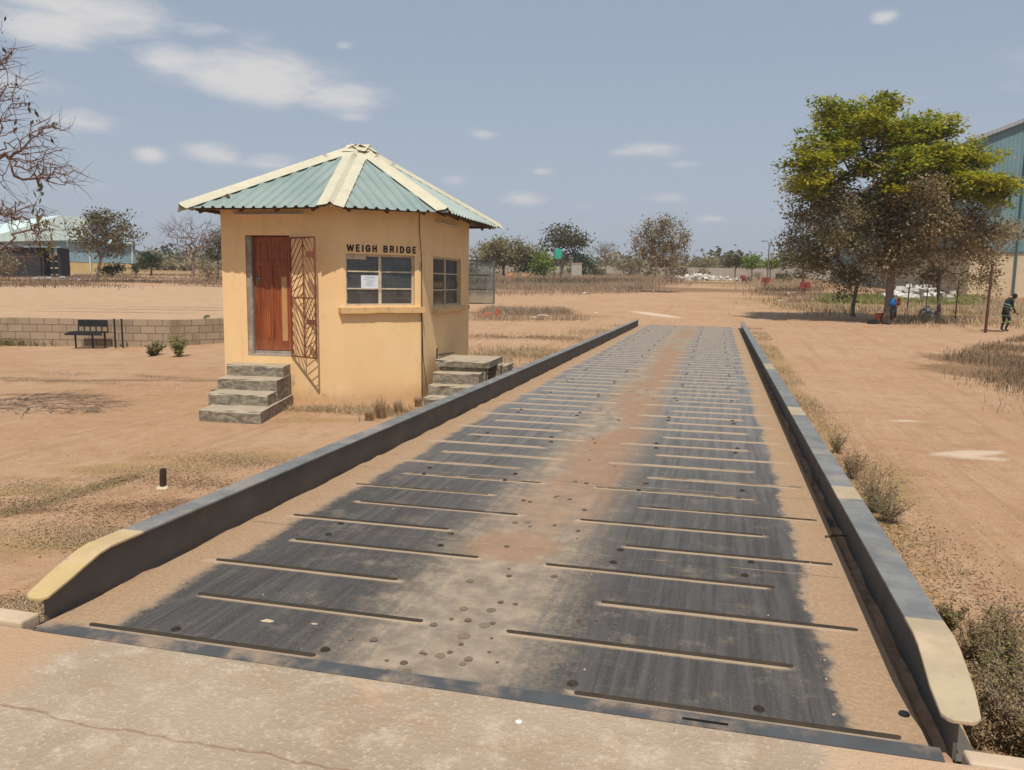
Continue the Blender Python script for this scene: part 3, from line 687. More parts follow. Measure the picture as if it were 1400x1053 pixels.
fl = MB().add([(-2.1, .05, .36), (0, .05, .36), (.98, 1.03, .36), (.98, 4.25, .36), (-2.1, 4.25, .36)], [(0, 1, 2, 3, 4)]).add([(-2.1, .05, 2.95), (0, .05, 2.95), (.98, 1.03, 2.95), (.98, 4.25, 2.95), (-2.1, 4.25, 2.95)], [(4, 3, 2, 1, 0)])
bc(fl.build('floor_and_ceiling', M_brick))
# ---- roof
APX = Vector((-.58, 2.2, 4.13)); ZE = 2.80
EV = [Vector((-2.56, -.50, ZE - .01)), Vector((.02, -.50, ZE)), Vector((1.50, .86, ZE + .03)), Vector((1.56, 4.82, ZE + .03)), Vector((-2.66, 4.82, ZE))]
m = NT('pale green roof sheet'); v = m.P; n1 = m.noise(1.2, 5, .6, v); n2 = m.noise(6, 6, .65, v)
c = m.mix(m.step(n1, .3, .7), (.225, .29, .27), (.28, .345, .32)); c = m.mix(m.math('MULTIPLY', m.step(n2, .55, .75), .4), c, (.34, .40, .33))
c = m.mix(m.math('MULTIPLY', m.step(m.noise(11, 5, .7, v), .62, .72), .45), c, (.30, .22, .13)); m.col(c); m.set(.5, 0, .45); M_roof = m.m
m = NT('cream ridge flashing'); v = m.P; n1 = m.noise(2, 5, .6, v); n2 = m.noise(9, 6, .7, v)
c = m.mix(m.step(n1, .3, .7), (.52, .49, .36), (.59, .55, .41)); c = m.mix(m.math('MULTIPLY', m.step(n2, .5, .72), .5), c, (.40, .31, .19)); m.col(c); m.set(.6, 0, .3); M_cap = m.m
M_timber = basic('weathered timber', (.11, .07, .045), .9, .4, 5, bump=.3)
def roof_face(a, b, pitch=.18, amp=.020):
    L = (b - a).length; e = (b - a) / L; nrm = e.cross(APX - a).normalized(); 
    if nrm.z < 0: nrm = -nrm
    up = nrm.cross(e).normalized(); 
    if up.z < 0: up = -up
    s_ap = (APX - a).dot(e); t_ap = (APX - a).dot(up); V = []; F = []; n = int(L / .0225)
    rr = random.Random(int(L * 100))
    for i in range(n + 1):
        s_ = L * i / n; t_ = t_ap * (s_ / s_ap if s_ < s_ap else (L - s_) / (L - s_ap))
        ph = (s_ / pitch) % 1.0; hgt = 1 if .10 < ph < .34 else 0
        if .04 < ph <= .10: hgt = (ph - .04) / .06
        if .34 <= ph < .42: hgt = (.42 - ph) / .08
        off = nrm * (hgt * amp * 1.5)
        low_ = -.035 + .012 * math.sin(s_ * 3.1) + (.012 if hgt > .5 else 0)
        for t in (low_, t_ * .33, t_ * .66, max(t_, low_ + .002)): V.append(a + e * s_ + up * t + off)
    for i in range(n):
        for j in range(3): k = 4 * i + j; F.append((k, k + 4, k + 5, k + 1))
    o = bc(MB().add(V, F).build('roof_sheet', M_roof)); return o
for i in range(5): roof_face(EV[i], EV[(i + 1) % 5])
def ridge(e0, f0, f1, wdt=.21):
    d = (APX - e0); L = d.length; d.normalize(); i = EV.index(e0); a = EV[i - 1]; b = EV[(i + 1) % 5]
    n1_ = (e0 - a).cross(APX - a).normalized(); n2_ = (b - e0).cross(APX - e0).normalized()
    n1_ = n1_ if n1_.z > 0 else -n1_; n2_ = n2_ if n2_.z > 0 else -n2_
    w1 = d.cross(n1_).normalized(); w1 = w1 if w1.dot(a - e0) > 0 else -w1
    w2 = d.cross(n2_).normalized(); w2 = w2 if w2.dot(b - e0) > 0 else -w2
    nn_ = (n1_ + n2_).normalized(); p0 = e0 - d * .01
    V = []
    for t in (f0, f1):
        q = e0 + d * (L * t) if t > 0 else p0; k = .045
        V += [q + w1 * wdt + n1_ * .036, q + n1_ * k + w1 * .045, q + nn_ * (k + .04), q + n2_ * k + w2 * .045, q + w2 * wdt + n2_ * .036]
    V2 = [p - nn_ * .006 for p in V]; V += V2
    F = [(j, j + 1, j + 6, j + 5) for j in range(4)] + [(10 + j, 15 + j, 16 + j, 11 + j) for j in range(4)] + [(j, 10 + j, 11 + j, j + 1) for j in range(4)] + [(5 + j, 6 + j, 16 + j, 15 + j) for j in range(4)] + [(0, 5, 15, 10), (4, 14, 19, 9)]
    return bc(MB().add(V, F).build('ridge_cap', M_cap))
for i, e0 in enumerate(EV):
    ridge(e0, 0, .80); ridge(e0, .78, .99, .225)
def cap_piece(c0, ang, tilt, w_, l_):
    M = Matrix.Rotation(ang, 3, 'Z') @ Matrix.Rotation(tilt, 3, 'X')
    b = MB(); b.box((0, 0, 0), (w_, l_, .006), 0, M); b.v = [tuple(Vector(p) + Vector(c0)) for p in b.v]; return bc(b.build('apex_flashing', M_cap))
for a_, t_, ww in ((R(5), R(27), .44), (R(98), R(26), .4), (R(50), R(25), .40), (R(-75), R(28), .40), (R(188), R(26), .4)):
    cap_piece(APX + Vector((math.sin(a_) * .19, -math.cos(a_) * .19, -.035 + .006 * a_)), a_, t_, ww, .36)
bc(MB().lathe(APX + Vector((0, 0, -.02)), [(.17, -.01), (.12, .035), (.02, .055)], 10).build('apex_cap', M_cap))
tb = MB()
for i in range(5):
    a, b = EV[i], EV[(i + 1) % 5]; e = (b - a).normalized(); n_ = int((b - a).length / .8)
    inn = Vector((-e.y, e.x, 0))
    tb.bar(a + e * .25 + inn * .12 + Vector((0, 0, .0)), b - e * .25 + inn * .12, .05, .05)
    for k in range(n_ + 1):
        p = a + e * (.35 + ((b - a).length - .7) * k / max(1, n_)) + inn * .10
        tb.bar(p + Vector((0, 0, -.035)), p + inn * .55 + Vector((0, 0, .22)), .045, .07)
bc(tb.build('rafter', M_timber))
# ---- lettering
GL = {'W': [[(0, 1), (.24, 0), (.5, .95), (.76, 0), (1, 1)]], 'E': [[(.9, 1), (.1, 1), (.1, 0), (.9, 0)], [(.1, .52), (.8, .52)]], 'I': [[(.5, 1), (.5, 0)]],
      'G': [[(.95, .80), (.78, .96), (.5, 1.0), (.2, .92), (.04, .68), (.04, .32), (.2, .08), (.5, 0), (.8, .06), (.95, .22), (.95, .48), (.58, .48)]],
      'H': [[(.1, 1), (.1, 0)], [(.9, 1), (.9, 0)], [(.1, .52), (.9, .52)]], 'B': [[(.1, 0), (.1, 1), (.62, 1), (.82, .90), (.82, .66), (.62, .55), (.1, .55)], [(.62, .55), (.90, .42), (.90, .12), (.66, 0), (.1, 0)]],
      'R': [[(.1, 0), (.1, 1), (.65, 1), (.86, .88), (.86, .62), (.65, .5), (.1, .5)], [(.52, .5), (.92, 0)]], 'D': [[(.1, 0), (.1, 1), (.52, 1), (.84, .80), (.94, .5), (.84, .2), (.52, 0), (.1, 0)]]}
M_letter = basic('black lettering paint', (.022, .016, .014), .7, .3, 10)
lt = empty('lettering', (0, 0, 0)); lt.parent = booth; lt['label'] = 'black painted words WEIGH BRIDGE above the front window'
s2 = .70711; lt.location = (.07 * s2 + .003, .07 * s2 - .003, .45 + 2.125); lt.rotation_euler = (0, 0, R(45))
u_ = 0.0; zl = 0
for chx in 'WEIGH BRIDGE':
    if chx == ' ': u_ += .075; continue
    w_ = {'W': .128, 'I': .040, 'E': .076}.get(chx, .090); b = MB(); hw = .0125
    for pl_ in GL[chx]:
        pts = [(u_ + hw + p[0] * (w_ - 2 * hw) if chx != 'I' else u_ + w_ / 2, hw + p[1] * (.118 - 2 * hw)) for p in pl_]
        for (xa, za), (xb, zb) in zip(pts[:-1], pts[1:]):
            d = Vector((xb - xa, zb - za)); d.normalize(); n_ = Vector((-d.y, d.x)) * hw; e_ = d * hw * .82; zl += 1; yo = -.0005 - (zl % 16) * .00008
            b.add([(xa - e_.x + n_.x, yo, za - e_.y + n_.y), (xa - e_.x - n_.x, yo, za - e_.y - n_.y), (xb + e_.x - n_.x, yo, zb + e_.y - n_.y), (xb + e_.x + n_.x, yo, zb + e_.y + n_.y)], [(0, 1, 2, 3)])
    b.build('letter', M_letter, lt); u_ += w_ + .026
lt.scale = (1.27 / (u_ - .026), 1, 1)
# ---- windows
M_frame = basic('cream steel window frame', (.58, .47, .33), .6, .2, 8, 0, .4, dirt=(.30, .17, .09, .6), dscale=6)
M_glass = glassmat('dusty window glass'); M_paper = basic('white paper', (.66, .70, .76), .8, .05, 3)
M_print = basic('grey print', (.30, .32, .36), .8, .1, 3)
def window(p, q, r, cols, rows, rec=.07, hbar=None):
    p = Vector((*p, 0)); q = Vector((*q, 0)); e = (q - p).normalized(); inw = Vector((-e.y, e.x, 0)); ang = math.atan2(e.y, e.x)
    u0, u1, z0, z1 = r; t = empty('window', (0, 0, 0)); t.parent = booth; t.location = (0, 0, .45)
    C_ = lambda u_, z_, o=rec: p + e * u_ + inw * o + Vector((0, 0, z_))
    f = MB(); fw = .035
    def hb(a, b_, z_, w_=.028, d_=.035): f.box(C_((a + b_) / 2, z_), (b_ - a, d_, w_), ang)
    def vb(u_, a, b_, w_=.03, d_=.038): f.box(C_(u_, (a + b_) / 2), (w_, d_, b_ - a), ang)
    hb(u0, u1, z0 + fw / 2, fw, .05); hb(u0, u1, z1 - fw / 2, fw, .05); vb(u0 + fw / 2, z0 + fw, z1 - fw, fw, .048); vb(u1 - fw / 2, z0 + fw, z1 - fw, fw, .048)
    for k in range(1, cols): vb(u0 + (u1 - u0) * k / cols, z0 + fw, z1 - fw, .05 if k == cols // 2 else .02)
    for k in range(1, rows): hb(u0 + fw, u1 - fw, z0 + (z1 - z0) * k / rows, .022, .03)
    f.build('window_frame', M_frame, t)
    g = MB(); g.box(C_((u0 + u1) / 2, (z0 + z1) / 2, rec + .004), (u1 - u0 - .04, .004, z1 - z0 - .04), ang); g.build('pane', M_glass, t)
    return t, C_, ang, e, inw
t1, C1_, a1, e1_, i1 = window(CC[1], CC[2], WIN1, 2, 3)
b = MB().box(C1_(.50, 1.625, .062), (.31, .002, .235), a1); b.build('notice', M_paper, t1)
b = MB()
rn_ = random.Random(2)
b.box(C1_(.50, 1.715, .0605), (.18, .0016, .010), a1)
for k in range(8): b.box(C1_(.38 + rn_.random() * .1 + .06, 1.69 - k * .017, .0605), (.10 + rn_.random() * .07, .0016, .004), a1)
b.build('print', M_print, bpy.data.objects['notice'])
b = MB().box(C1_(.25, 2.03, .05), (.36, .003, .055), a1); b.build('tape_strip', M_frame, t1)
t2, C2_, a2, e2_, i2 = window(CC[2], CC[3], WIN2, 2, 3)
b = MB().box(C2_(1.25, 1.62, .085), (.30, .002, .38), a2); b.build('notice', M_paper, t2)
# burglar bars inside the front window
b = MB()
for k in range(1, 7): z_ = 1.235 + .855 * k / 7; b.bar(C1_(.08, z_, .125), C1_(1.29, z_, .125), .012)
for k in range(7):
    z_ = 1.235 + .855 * k / 7
    for j in range(4): u_ = .06 + .31 * (j + (.5 if k % 2 else .0)); b.bar(C1_(max(.08, u_), z_, .125), C1_(max(.08, u_), z_ + .122, .125), .012)
b.build('burglar_bars', basic('grey bars', (.34, .29, .24), .7), t1)
M_sill = basic('ochre sill', (.72, .46, .21), .8, .15, 7, bump=.3, dirt=(.34, .24, .15, .6), dscale=7)
def sill(p, q, u0, u1, z, hgt, out, name='window_sill', mat=None):
    p = Vector((*p, 0)); q = Vector((*q, 0)); e = (q - p).normalized(); inw = Vector((-e.y, e.x, 0)); ang = math.atan2(e.y, e.x)
    c_ = p + e * (u0 + u1) / 2 - inw * (out / 2 - .04) + Vector((0, 0, z)); b = MB(); n = 14; rr = random.Random(4)
    V = []; 
    for i in range(n + 1):
        u_ = u0 + (u1 - u0) * i / n; j = rr.uniform(-.008, .008)
        for (o_, z_) in ((.07, z + hgt / 2), (-out, z + hgt / 2 + j * .5), (-out + abs(j), z - hgt / 2 + j), (.07, z - hgt / 2)): V.append(p + e * u_ + inw * o_ + Vector((0, 0, z_)))
    F = [(4 * i + j, 4 * i + (j + 1) % 4, 4 * i + 4 + (j + 1) % 4, 4 * i + 4 + j) for i in range(n) for j in range(4)] + [(3, 2, 1, 0), (4 * n, 4 * n + 1, 4 * n + 2, 4 * n + 3)]
    return bc(b.add(V, F).build(name, mat or M_sill))
sill(CC[1], CC[2], -.06, 1.47, 1.165, .095, .085); sill(CC[2], CC[3], .62, 2.72, 1.12, .09, .09)
# ---- door
M_wood = NT('varnished red wood'); m = M_wood; v = m.P
g1 = m.noise(3.2, 6, .6, v, (9, 9, .55), 1.2); g2 = m.noise(14, 5, .65, v, (6, 6, .35)); 
c = m.ramp(g1, [(.25, (.10, .022, .008)), (.45, (.22, .052, .016)), (.62, (.33, .088, .026)), (.8, (.45, .18, .06))]); c = m.mix(m.math('MULTIPLY', m.step(g2, .5, .8), .4), c, (.09, .03, .015))
X = m.xyz(v); c = m.mix(m.math('MULTIPLY', m.step(X[2], .75, .42), .35), c, (.36, .15, .07)); m.col(c); m.set(.42, 0, .45); m.bump(g2, .15, .004); M_wood = m.m
M_wood2 = basic('pale heartwood strip', (.50, .27, .11), .45, .25, 4, 0, .4)
dr = empty('door', (0, 0, 0)); dr.parent = booth; dr.location = (0, 0, .45)
x0, x1, z0, z1, yd = -1.635, -.945, .46, 2.365, .105
b = MB(); b.b2(x0, x1, yd + .012, yd + .04, z0, z1)
b.b2(x0, x0 + .105, yd - .004, yd + .012, z0, z1); b.b2(x1 - .10, x1, yd - .004, yd + .012, z0, z1)
for (a, c_) in ((z0, z0 + .16), (1.875, 1.955), (z1 - .10, z1)): b.b2(x0 + .105, x1 - .10, yd - .004, yd + .012, a, c_)
b.b2(-1.335, -1.30, yd - .002, yd + .012, z0 + .16, 1.875); b.b2(-1.41, -1.385, yd + .0, yd + .012, 1.955, z1 - .10); b.b2(-1.19, -1.165, yd + .0, yd + .012, 1.955, z1 - .10)
b.build('door_panel', M_wood, dr, bevel=.003)
b = MB().b2(-1.145, -1.048, yd + .004, yd + .0118, z0 + .165, 1.70); b.build('light_plank', M_wood2, dr)
M_met = basic('tarnished metal', (.35, .33, .31), .4, .2, 10, .8, .5)
b = MB().b2(-1.60, -1.575, yd - .012, yd - .005, 1.53, 1.73); b.tube([(-1.587, yd - .012, 1.665), (-1.587, yd - .05, 1.665), (-1.50, yd - .055, 1.665)], .009, 8); b.build('handle', M_met, dr, True)
M_jamb = basic('peeling grey jamb', (.27, .22, .18), .9, .4, 6, bump=.4, dirt=(.55, .50, .45, .7), dscale=5)
b = MB().b2(-1.727, -1.64, .03, .15, .38, 2.37); b.b2(-1.637, -.94, .09, .15, .385, .452)
bc(b.build('door_frame', M_jamb))
b = MB().b2(-1.73, -.93, -.002, .09, .372, .4); bc(b.build('threshold', basic('grey threshold concrete', (.36, .31, .25), .95, .2, 8, bump=.3)))
# ---- security grille, swung open
M_rust = basic('red oxide paint', (.20, .075, .045), .8, .4, 9, 0, .2, bump=.2)
ga = math.atan2(-.30, .575); gr = empty('security_grille', (-.915, -.012, .45), ga); gr.parent = booth
W_, Z0, Z1 = .65, .385, 2.335; zm = 1.36; b = MB()
V3 = lambda u_, z_: Vector((u_, 0, z_))
for a, c_ in (((0, Z0), (0, Z1)), ((W_, Z0), (W_, Z1)), ((0, Z0), (W_, Z0)), ((0, Z1), (W_, Z1)), ((0, zm), (W_, zm)), ((W_ * .52, Z0), (W_ * .52, Z1))):
    th = .022 if a[0] != W_ * .52 else .014; b.bar(V3(*a), V3(*c_), th)
b.build('grille_frame', M_rust, gr)
b = MB(); xm = W_ * .52; st = .155
def seg(x0_, z0_, x1_, z1_, lo, hi):       # clip a diagonal to lo..hi in z
    if z0_ > z1_: x0_, z0_, x1_, z1_ = x1_, z1_, x0_, z0_
    if z1_ <= lo or z0_ >= hi: return
    if z0_ < lo: x0_ += (x1_ - x0_) * (lo - z0_) / (z1_ - z0_); z0_ = lo
    if z1_ > hi: x1_ = x0_ + (x1_ - x0_) * (hi - z0_) / (z1_ - z0_); z1_ = hi
    b.bar(V3(x0_, z0_), V3(x1_, z1_), .010)
for k in range(-6, 12):
    zc = Z0 + k * st; rise = .46
    seg(0, zc, xm, zc + rise, zm, Z1); seg(xm, zc + rise, W_, zc, zm, Z1)
    seg(0, zc + rise, xm, zc, Z0, zm); seg(xm, zc, W_, zc + rise, Z0, zm)
b.build('grille_bars', M_rust, gr)
b = MB(); b.box((W_ - .11, -.012, 2.06), (.19, .03, .10)); b.box((W_ - .10, -.012, .97), (.19, .03, .085)); b.build('lock_plate', M_rust, gr)
# ---- tube lights, cable
M_tube = basic('dusty tube light', (.62, .55, .45), .6, .15, 8)
b = MB(); b.bar((-1.92, -.03, 2.73), (-.66, -.03, 2.73), .045, .03); b.tube([(-1.88, -.07, 2.715), (-.70, -.07, 2.715)], .014, 8); bc(b.build('tube_light', M_tube))
b = MB(); b.bar((1.055, 1.85, 2.74), (1.055, 3.2, 2.74), .03, .045); b.tube([(1.09, 1.9, 2.725), (1.09, 3.15, 2.725)], .014, 8); bc(b.build('tube_light', M_tube))
M_cable = basic('black cable', (.02, .016, .014), .6)
b = MB(); b.tube([(1.0, .965, 2.82), (1.0, .97, 2.5), (1.025, .99, 2.15), (1.03, .995, 1.9), (1.035, 1.0, 1.0), (1.05, .99, .4), (1.10, .97, .0), (1.16, .93, -.30), (1.34, .80, -.47)], .007, 6)
b.tube([(1.03, .985, 1.98), (1.035, .992, -.45)], .010, 6); bc(b.build('cable', M_cable, None, True))
# ---- steps
m = NT('stained step concrete'); v = m.P; n1 = m.noise(3.5, 6, .7, v); n2 = m.noise(20, 5, .7, v); n3 = m.noise(9, 5, .65, v, (1, 1, 2))
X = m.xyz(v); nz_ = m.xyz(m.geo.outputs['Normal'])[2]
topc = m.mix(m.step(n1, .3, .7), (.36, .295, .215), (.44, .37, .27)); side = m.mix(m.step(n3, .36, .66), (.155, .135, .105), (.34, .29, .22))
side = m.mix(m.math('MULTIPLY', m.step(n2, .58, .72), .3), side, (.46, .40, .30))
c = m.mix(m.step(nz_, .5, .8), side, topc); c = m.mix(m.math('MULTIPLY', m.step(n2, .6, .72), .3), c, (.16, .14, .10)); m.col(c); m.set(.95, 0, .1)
m.bump(m.math('ADD', m.math('MULTIPLY', n1, .6), n2), .6, .02); M_step = m.m
def rough_block(b, x0, x1, y0, y1, z0, z1, seed, n=7, amp=.012):
    """block with worn, slightly wavering edges; skew handled by caller"""
    rr = random.Random(seed); V = []; P = []
    nx = max(2, int((x1 - x0) / .12)); r = .022
    sec = [(y0, z0), (y0, z1 - r), (y0 + r * .35, z1 - r * .35), (y0 + r, z1), (y1, z1), (y1, z0)]
    for i in range(nx + 1):
        for j, (y_, z_) in enumerate(sec):
            d = amp * (1 if 0 < j < 4 else .3); V.append((x0 + (x1 - x0) * i / nx + (rr.uniform(-d, d) if i in (0, nx) else 0), y_ + rr.uniform(-d, d), z_ + rr.uniform(-d, d) * (.6 if j else 0)))
    k = len(sec); F = [(i * k + j, i * k + k + j, i * k + k + (j + 1) % k, i * k + (j + 1) % k) for i in range(nx) for j in range(k)]
    F += [tuple(range(k)), tuple(nx * k + j for j in range(k - 1, -1, -1))]
    return b.add(V, F)
st_ = empty('door_steps', (0, 0, 0)); st_.parent = booth; st_.location = (0, 0, .45)
fr = [(-2.07, -.96, -.38, .02, .05, .245), (-1.985, -.905, -.80, .02, -.12, .075), (-1.90, -.865, -1.24, .02, -.29, -.097), (-1.80, -.80, -1.72, .02, -.62, -.27)]
fr = [(-2.03, -1.0, -.42, .0, .075, .245), (-1.92, -.94 + .05, -.86, -.0, -.10, .073), (-1.80, -.80, -1.34, -.0, -.27, -.10), (-1.62, -.64, -1.86, -.0, -.65, -.272)]
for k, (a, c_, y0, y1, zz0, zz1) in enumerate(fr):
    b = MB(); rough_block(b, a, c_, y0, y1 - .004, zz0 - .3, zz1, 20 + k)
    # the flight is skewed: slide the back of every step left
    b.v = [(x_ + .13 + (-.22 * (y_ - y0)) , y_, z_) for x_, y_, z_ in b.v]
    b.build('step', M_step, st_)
s3 = empty('side_steps', (0, 0, 0)); s3.parent = booth; s3.location = (0, 0, .45)
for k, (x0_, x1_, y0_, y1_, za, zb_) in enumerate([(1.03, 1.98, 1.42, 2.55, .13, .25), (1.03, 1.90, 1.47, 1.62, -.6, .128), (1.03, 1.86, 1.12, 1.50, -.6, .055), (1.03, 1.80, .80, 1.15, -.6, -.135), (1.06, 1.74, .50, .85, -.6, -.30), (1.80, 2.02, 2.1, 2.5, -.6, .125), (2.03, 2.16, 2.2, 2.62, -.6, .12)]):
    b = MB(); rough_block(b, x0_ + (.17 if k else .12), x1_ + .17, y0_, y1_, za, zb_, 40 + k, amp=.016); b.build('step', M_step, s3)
b = MB(); b.tube([(1.14, 1.55, .25), (1.14, 1.55, .43), (1.16, 1.52, .45)], .014, 6); b.tube([(1.14, 1.55, .33), (1.40, 1.75, .36)], .010, 6); b.build('standpipe', M_cable, s3)
# ---- open casement at the back corner
sa = empty('window', (0, 0, 0)); sa.parent = booth; sa.location = (0, 0, .45); sa['label'] = 'open steel casement swinging out behind the right corner'
p0 = Vector((.95, 4.36, 0)); p1 = Vector((1.50, 4.62, 0)); b = MB()
for z_ in (1.20, 1.50, 1.80, 2.11): b.bar(p0 + Vector((0, 0, z_)), p1 + Vector((0, 0, z_)), .022)
for p in (p0, p1): b.bar(p + Vector((0, 0, 1.2)), p + Vector((0, 0, 2.11)), .03)
b.build('window_frame', basic('dark casement steel', (.13, .12, .12), .6), sa)
b = MB(); e_ = (p1 - p0).normalized(); b.box((p0 + p1) / 2 + Vector((0, 0, 1.655)), ((p1 - p0).length, .004, .9), math.atan2(e_.y, e_.x)); b.build('pane', M_glass, sa)
sill(CC[3], CC[4], .0, 1.2, 1.12, .09, .09)

# ================================================================== TREES
def tubes(V0, V1, R0, R1, n):
    """many tapered tubes at once"""
    V0 = np.asarray(V0, float); V1 = np.asarray(V1, float); k = len(V0); d = V1 - V0; L = np.linalg.norm(d, axis=1, keepdims=True) + 1e-9; d = d / L
    ref = np.tile([0, 0, 1.], (k, 1)); ref[np.abs(d[:, 2]) > .9] = [1, 0, 0]
    a = np.cross(d, ref); a /= np.linalg.norm(a, axis=1, keepdims=True); b = np.cross(d, a)
    an = 2 * np.pi * np.arange(n) / n; ring = a[:, None] * np.cos(an)[None, :, None] + b[:, None] * np.sin(an)[None, :, None]
    A = V0[:, None] + ring * np.asarray(R0)[:, None, None]; B = V1[:, None] + ring * np.asarray(R1)[:, None, None]
    V = np.concatenate([A, B], 1).reshape(-1, 3); base = (np.arange(k) * 2 * n)[:, None, None]
    j = np.arange(n); q = np.stack([j, (j + 1) % n, n + (j + 1) % n, n + j], 1)[None]
    return V, (q + base).reshape(-1, 4)
def skeleton(rng, trunk, tips, tip_r, power=2.2, sag=.0, seglen=None, lead=.6):
    """trunk: polyline; tips: (n,3). Each tip joins the nearest wood that lies below it. Returns nodes, parent, radius."""
    nodes = [np.array(p, float) for p in trunk]; par = [-1] + list(range(len(trunk) - 1))
    top = nodes[-1]; attach_from = max(1, int(len(trunk) * .45))
    order = np.argsort(np.linalg.norm(tips - top, axis=1)); seglen = seglen or .5
    arr = np.array(nodes)
    usable = list(range(attach_from, len(trunk)))
    for t in tips[order]:
        P = arr[usable]; d = np.linalg.norm(P - t, axis=1)
        cost = d + lead * np.maximum(0, P[:, 2] - t[2] + .25 * d)
        i = usable[int(np.argmin(cost))]; p = arr[i]; L = np.linalg.norm(t - p)
        n = max(1, int(L / seglen)); prev = i; new = []
        mid_off = rng.normal(0, .10 * L, 3); mid_off[2] += .10 * L
        for k in range(1, n + 1):
            f = k / n; q = p + (t - p) * f + mid_off * (4 * f * (1 - f)) * .5 + (rng.normal(0, .03 * seglen, 3) if k < n else 0)
            q[2] -= sag * f * f
            nodes.append(q); par.append(prev); prev = len(nodes) - 1; new.append(prev)
        arr = np.array(nodes); usable += new
    n = len(nodes); w = np.zeros(n); kids = np.zeros(n, int)
    for i in range(1, n): kids[par[i]] += 1
    w[kids == 0] = 1
    for i in range(n - 1, 0, -1): w[par[i]] += w[i]
    r = tip_r * w ** (1 / power)
    return np.array(nodes), np.array(par), r
def wood_mesh(nodes, par, r, name, mat, parent, cap_r=None, trunk_flare=1.5, zb=0, extra=None):
    i = np.arange(1, len(nodes)); i = i[par[i] >= 0]; R1 = r[i]; R0 = np.minimum(r[par[i]], r[i] * 1.6)
    if cap_r: R0 = np.minimum(R0, cap_r); R1 = np.minimum(R1, cap_r)
    A = nodes[par[i]]; B = nodes[i]
    fl = 1 + (trunk_flare - 1) * np.exp(-(A[:, 2] - zb) / .25); R0 = R0 * fl
    big = R1 > .03; Vs = []; Fs = []; off = 0
    for msk, n in ((big, 8), (~big, 4)):
        if msk.any():
            V, F = tubes(A[msk], B[msk], R0[msk], R1[msk], n); Vs.append(V); Fs.append(F + off); off += len(V)
    if extra is not None: Vs.append(extra[0]); Fs.append(extra[1] + off)
    return mesh_np(name, np.concatenate(Vs), np.concatenate(Fs), mat, parent, True)
def leaf_mesh(rng, centers, per, spread, size, name, mat, parent, flat=.6, droop=.0, aspect=.5, updir=.4):
    n = len(centers) * per; c = np.repeat(centers, per, 0) + rng.normal(0, 1, (n, 3)) * np.array([spread, spread, spread * flat])
    nrm = rng.normal(0, 1, (n, 3)); nrm[:, 2] = np.abs(nrm[:, 2]) + updir; nrm /= np.linalg.norm(nrm, axis=1, keepdims=True)
    a = np.cross(nrm, rng.normal(0, 1, (n, 3))); a /= np.linalg.norm(a, axis=1, keepdims=True); a[:, 2] -= droop; b = np.cross(nrm, a)
    s = (size * rng.uniform(.6, 1.35, n))[:, None]
    V = np.stack([c - a * s * .5, c + b * s * aspect * .5 - a * s * .05, c + a * s * .5, c - b * s * aspect * .5 - a * s * .05], 1).reshape(-1, 3)
    F = np.arange(n * 4).reshape(-1, 4)
    return mesh_np(name, V, F, mat, parent)
def crown_points(rng, ells, n, shell=.55, zcut=None):
    out = []; vol = np.array([e[3] * e[4] * e[5] for e in ells]); vol = vol ** .8; vol /= vol.sum()
    while len(out) < n:
        e = ells[rng.choice(len(ells), p=vol)]; v = rng.normal(0, 1, 3); v /= np.linalg.norm(v); r = rng.uniform(shell, 1) ** .6
        p = np.array(e[:3]) + v * r * np.array(e[3:6])
        if zcut is None or p[2] > zcut: out.append(p)
    return np.array(out)
def tree(base, label, cat, group, seed, trunk, ells, ntips, tip_r, bark, leaf=None, per=30, spread=.35, size=.12, flat=.6, shell=.55,
         seglen=.45, cap_r=None, sag=0, lead=.6, twigs=0, twig_len=.5, leaf_name='crown', name='tree', aspect=.5, droop=.1, frac=1., power=2.2, updir=.4, extra=None):
    """all shapes are given relative to the base of the trunk, in metres"""
    rng = np.random.default_rng(seed); t = empty(name, base, 0, label, cat, group)
    tips = crown_points(rng, ells, ntips, shell)
    nodes, par, r = skeleton(rng, trunk, tips, tip_r, power, sag, seglen, lead)
    kids = np.zeros(len(nodes), int)
    for i in range(1, len(nodes)): kids[par[i]] += 1
    ends = nodes[(kids == 0)]
    ex_ = None
    if twigs:
        n = len(ends) * twigs; A = np.repeat(ends, twigs, 0); c0 = tips.mean(0); out = A - c0; out /= np.linalg.norm(out, axis=1, keepdims=True)
        d = out * .8 + rng.normal(0, .55, (n, 3)); d /= np.linalg.norm(d, axis=1, keepdims=True); B = A + d * twig_len * rng.uniform(.4, 1.2, (n, 1))
        d2 = d + rng.normal(0, .4, (n, 3)); C_ = B + d2 * twig_len * rng.uniform(.3, .8, (n, 1))
        V, F = tubes(np.concatenate([A, B]), np.concatenate([B, C_]), np.concatenate([np.full(n, tip_r * .8), np.full(n, tip_r * .55)]), np.concatenate([np.full(n, tip_r * .55), np.full(n, tip_r * .25)]), 3)
        ex_ = (V, F); ends = np.concatenate([ends, B, C_])
    wood_mesh(nodes, par, r, 'trunk', bark, t, cap_r, extra=ex_)
    if leaf is not None:
        lf = leaf if isinstance(leaf, (list, tuple)) else [leaf]
        if frac < 1: ends = ends[rng.random(len(ends)) < frac]
        for li, lm in enumerate(lf):
            e_ = ends[li::len(lf)]
            if len(e_): leaf_mesh(rng, e_, per, spread, size, leaf_name, lm, t, flat, droop, aspect, updir)
    return t
def barkmat(name, a, b_, sc=3):
    m = NT(name); n = m.noise(sc, 6, .7, m.P, (6, 6, 1)); c = m.mix(m.step(n, .3, .7), a, b_); m.col(c); m.set(.95, 0, .1); m.bump(n, .6, .03); return m.m
B_grey = barkmat('grey bark', (.15, .115, .085), (.27, .215, .165)); B_dark = barkmat('dark bark', (.07, .05, .038), (.15, .11, .08))
